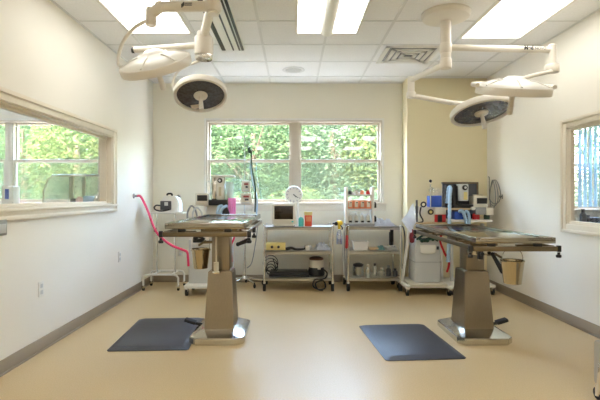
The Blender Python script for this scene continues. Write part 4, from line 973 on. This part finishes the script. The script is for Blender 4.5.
# ------------------------------------------------------------------ rooms next door
t = thing('wall_counter', (-2.6, 5.1, 0), 'pale counter under the far window in the left adjoining room', 'counter')
MB().box(-4.4, -2.08, 4.85, 5.45, 1.05, 1.09, .006).build('worktop', TRIM, t); MB().box(-4.35, -2.1, 4.9, 5.4, 0.0, 1.05, .004).build('body', OFFWHITE, t)
d = 5.1; x0, x1 = X(49, d), X(104, d); zc = 1.09; zt = Z(176.5, d)
t = thing('acrylic_cage', ((x0 + x1) / 2, d, zc), 'clear curved acrylic cage behind the left interior window', 'cage')
m = MB()
prof = [(x0, zc), (x0 + .01, zc + (zt - zc) * .5), (x0 + .06, zt - .03), (x0 + .12, zt)]
for yy in (d - .12, d + .16):
    mm = MB(); mm.M = Matrix.Translation((0, yy, 0)) @ Matrix.Rotation(PI / 2, 4, 'X'); mm.prism([(a, b) for a, b in prof] + [(x1, zt), (x1, zc)], 0, .005); mm.build('acrylic_side', CLEAR, t)
m = MB()
for (a, b), (a2, b2) in zip(prof, prof[1:]):
    m._add([(a, d - .12, b), (a2, d - .12, b2), (a2, d + .16, b2), (a, d + .16, b), (a + .005, d - .12, b), (a2 + .005, d - .12, b2 - .004), (a2 + .005, d + .16, b2 - .004), (a + .005, d + .16, b)], [(0, 1, 2, 3), (4, 5, 6, 7), (0, 1, 5, 4), (3, 2, 6, 7)])
m.build('curved_front', CLEAR, t)
MB().tube([(x0, d - .125, zc)] + [(a, d - .125, b) for a, b in prof[1:]] + [(x1, d - .125, zt)], .008, 8, smooth=False).box(x0 + .1, x1, d - .13, d + .17, zt, zt + .018, .004).build('steel_frame', CHROME, t)
MB().box(X(68, d), X(72, d), d + .02, d + .05, zc, zt, .003).box(X(81, d), X(84, d), d + .02, d + .05, zc, zt, .003).build('divider', BEIGE, t)
solo(MB().box(X(71, 4.95), X(76.5, 4.95), 4.93, 4.97, zc, zc + .065, .004), 'black_box', BLACK, 'tiny black box in front of the acrylic cage', 'box')
solo(MB().box(X(84, 4.95), X(95, 4.95), 4.92, 4.97, zc, zc + .095, .008), 'tissue_box', LBLUE, 'pale blue box in front of the acrylic cage', 'box')
solo(MB().ball((X(80, 4.95), 4.945, zc + .045), .045, (1, .6, 1)), 'pink_ball', mat('pale_pink', (232, 196, 190), .6), 'pale pink round packet beside the tiny black box', 'packet')
solo(MB().lathe([(0, 0), (.05, 0), (.06, .04), (.045, .09), (.02, .11), (.02, .13), (0, .13)], (X(99, 4.95), 4.945, zc), seg=24), 'steel_pot', CHROME, 'shiny small steel pot at the right end of the acrylic cage', 'pot')
t = thing('glove_box', (X(9, 5.0), 5.0, zc), 'white box with blue print at the left edge of the interior window', 'box')
MB().box(X(3, 5.0), X(14.5, 5.0), 4.98, 5.1, zc, Z(186, 5.0), .004).build('carton', WHITE, t)
MB().box(X(5, 4.98), X(9, 4.98), 4.976, 4.982, Z(199, 5.0), Z(189, 5.0), .001).build('printed_panel', BLUE, t)
# right
t = thing('wall_counter', (4.2, 5.5, 0), 'dark counter below the blinds in the right adjoining room', 'counter')
MB().box(2.72, 5.3, 5.15, 5.75, .82, .86, .006).build('worktop', GREY, t); MB().box(2.75, 5.3, 5.2, 5.7, 0, .82, .004).build('body', BEIGE, t)
for lab, px, rr, hh, mb, mc in (('white jar on the counter beyond the right interior window', 572.5, .045, .10, OFFWHITE, WHITE), ('dark bottle with pump beyond the right interior window', 583, .035, .17, DGREY, BLACK), ('squat dark bottle right of the pump bottle', 588, .035, .10, BLACK, DGREY)):
    small_bottle(X(px, 5.3), 5.3, .86, rr, hh, mb, mc, lab, None, 'counter_bottle', 'bottle')
solo(MB().box(X(590, 5.3), X(612, 5.3), 5.26, 5.4, .86, .93, .01), 'dark_tray', DGREY, 'dark low tray on the counter at the right picture edge', 'tray')
BLIND = leaf_mat('blind_vane', ((150, 172, 186), (160, 182, 196), (172, 192, 204)))
zt, zb, dd = Z(124, 6.1), Z(207, 6.1), 6.1
t = thing('vertical_blind', (4.5, 6.08, zb), 'white vertical blind hanging in the far window of the right adjoining room', 'blind')
MB().box(X(575, dd), 5.3, 6.05, 6.11, zt, zt + .05, .006).build('head_rail', WHITE, t)
k = 0
while X(579, dd) + .07 * k < 5.25:
    x = X(579, dd) + .07 * k; m = MB(); m.M = Matrix.Translation((x, 6.08, 0)) @ Matrix.Rotation(math.radians(28), 4, 'Z')
    m.sheet(lambda u, v: ((u - .5) * .088, .008 * math.sin(PI * u), zb + (zt - zb) * v), 6, 1, .0012); m.build('vane', BLIND, t); k += 1

# ------------------------------------------------------------------ outdoors
GR = mat('pale_gravel', (112, 109, 103), .9, vary=.2, scale=40)
struct(MB().box(-45, 45, YB + .25, 60, -.45, -.3), 'ground', GR)
def tree(x, y, zc, rx, rz, n, size, lm, label, trunk=True, seed=0):
    r = random.Random(seed); t = thing('tree', (x, y, -.3), label, 'tree', 'trees outside the windows')
    if trunk:
        m = MB().tube([(x, y, -.3), (x + .05, y, zc * .5), (x - .04, y + .05, zc + rz * .3)], lambda u: .13 - .08 * u, 10)
        for k in range(6):
            a = r.uniform(0, 6.3); z = zc * .4 + k * .25
            m.tube([(x, y, z), (x + rx * .35 * math.cos(a), y + rx * .3 * math.sin(a), z + .4), (x + rx * .7 * math.cos(a), y + rx * .6 * math.sin(a), z + .7)], lambda u: .045 - .035 * u, 6)
        m.build('trunk', BARK, t)
    vs, fs = [], []
    for i in range(n):
        while True:
            p = Vector((r.uniform(-1, 1), r.uniform(-1, 1), r.uniform(-1, 1)))
            if .15 < p.length < 1: break
        c = Vector((x + p.x * rx, y + p.y * rx * .7, zc + p.z * rz))
        if c.z < -.28: continue
        u = Vector((r.gauss(0, 1), r.gauss(0, 1), r.gauss(0, .6))).normalized(); w = u.orthogonal().normalized(); nn = u.cross(w)
        s = size * r.uniform(.6, 1.3); k = len(vs)
        vs += [c - u * s, c + w * s * .45 + nn * s * .1, c + u * s, c - w * s * .45 + nn * s * .1]
        fs.append((k, k + 1, k + 2, k + 3))
    me = bpy.data.meshes.new('foliage'); me.from_pydata([tuple(v - WORLD[t.name]) for v in vs], [], fs); me.materials.append(lm)
    o = bpy.data.objects.new('foliage', me); COL.objects.link(o); o.parent = t
spots = [(-2.9, 11.5, 1.9, 1.9, 2.3, 3000, 0, 'green leafy tree outside the left part of the window'), (-.9, 10.6, 2.0, 1.5, 2.2, 2600, 0, 'broad leafy tree behind the left sash'),
         (1.0, 11.2, 2.1, 1.6, 2.3, 2800, 1, 'pale leafed tree outside the right sash'), (2.7, 10.6, 1.9, 1.6, 2.2, 2600, 2, 'yellow green tree outside the right edge of the window'),
         (-.2, 15.5, 2.5, 2.6, 3.0, 2800, 1, 'pale background tree beyond the window mullion'), (-3.4, 16, 2.6, 2.7, 3.2, 2600, 1, 'pale background tree beyond the left sash'), (3.2, 16, 2.5, 2.7, 3.1, 2600, 0, 'background tree beyond the right sash'),
         (-6.9, 11.5, 2.0, 1.9, 2.4, 2800, 0, 'tree outside the window of the left adjoining room'), (-5.0, 10.4, 2.0, 1.1, 2.0, 1500, 2, 'yellow green shrub tree outside the left adjoining room'), (-8.5, 15.5, 2.6, 2.8, 3.2, 2400, 1, 'pale background tree seen through the left interior window'),
         (7.3, 11.0, 2.1, 1.9, 2.4, 2600, 0, 'tree outside the window of the right adjoining room'), (6.2, 16, 2.5, 2.7, 3.1, 2000, 1, 'background tree seen past the blinds of the right room')]
spots += [(-5.5, 22, 3, 4, 4.2, 2600, 1, 'tall pale tree far behind the left sash'), (1.0, 23, 3, 4, 4.2, 2600, 1, 'tall pale tree far behind the mullion'), (7.0, 22, 3, 4, 4.2, 2400, 1, 'tall pale tree far behind the right sash'), (-13, 21, 3, 4, 4.2, 2200, 1, 'tall pale tree far beyond the left adjoining room')]
for i, (x, y, zc, rx, rz, n, lm, lab) in enumerate(spots): tree(x, y, zc, rx, rz, int(n * (4.6 if y < 14 else 5.0)), .055 if y < 14 else .095 if y < 20 else .16, LEAF[lm], lab, True, i + 20)
x = -1.15; tree(-1.15, 9.2, .5, .8, .75, 1600, .065, LEAF[2], 'low yellow green bush just outside the left sash', False, 50)
tree(.1, 9.6, .5, .9, .9, 1800, .065, LEAF[2], 'low bright bush outside the middle of the window', False, 51)
tree(1.6, 9.2, .4, .9, .9, 1800, .065, LEAF[1], 'low pale bush outside the right sash', False, 52)

# ------------------------------------------------------------------ light, sky, camera
w = bpy.data.worlds.new('sky'); SC.world = w; w.use_nodes = True
N = w.node_tree.nodes; L = w.node_tree.links
sky = N.new('ShaderNodeTexSky'); sky.sky_type = 'NISHITA'; sky.sun_disc = False; sky.sun_elevation = math.radians(50); sky.sun_rotation = math.radians(200); sky.air_density = 1.4; sky.dust_density = 4
L.new(sky.outputs[0], N['Background'].inputs['Color']); N['Background'].inputs['Strength'].default_value = 4.9
sun = bpy.data.lights.new('sun', 'SUN'); sun.energy = 8.0; sun.angle = math.radians(1.5); sun.color = (1, .95, .86)
so = bpy.data.objects.new('sun', sun); COL.objects.link(so); so.rotation_euler = (math.radians(-16), 0, math.radians(-30))
cam = bpy.data.cameras.new('camera'); co = bpy.data.objects.new('camera', cam); COL.objects.link(co)
SC.cycles.transparent_max_bounces = 32
co.location = (0, 0, CH); co.rotation_euler = (PI / 2, 0, 0)
cam.sensor_width = 36; cam.lens = 36 * F / 600; cam.shift_x = (300 - VX) / 600; cam.shift_y = (VY - 200) / 600
cam.clip_start = .05
SC.camera = co
vs = SC.view_settings; vs.view_transform = 'Standard'; vs.look = 'None'; vs.gamma = 1; vs.use_curve_mapping = False; vs.exposure = 1.36
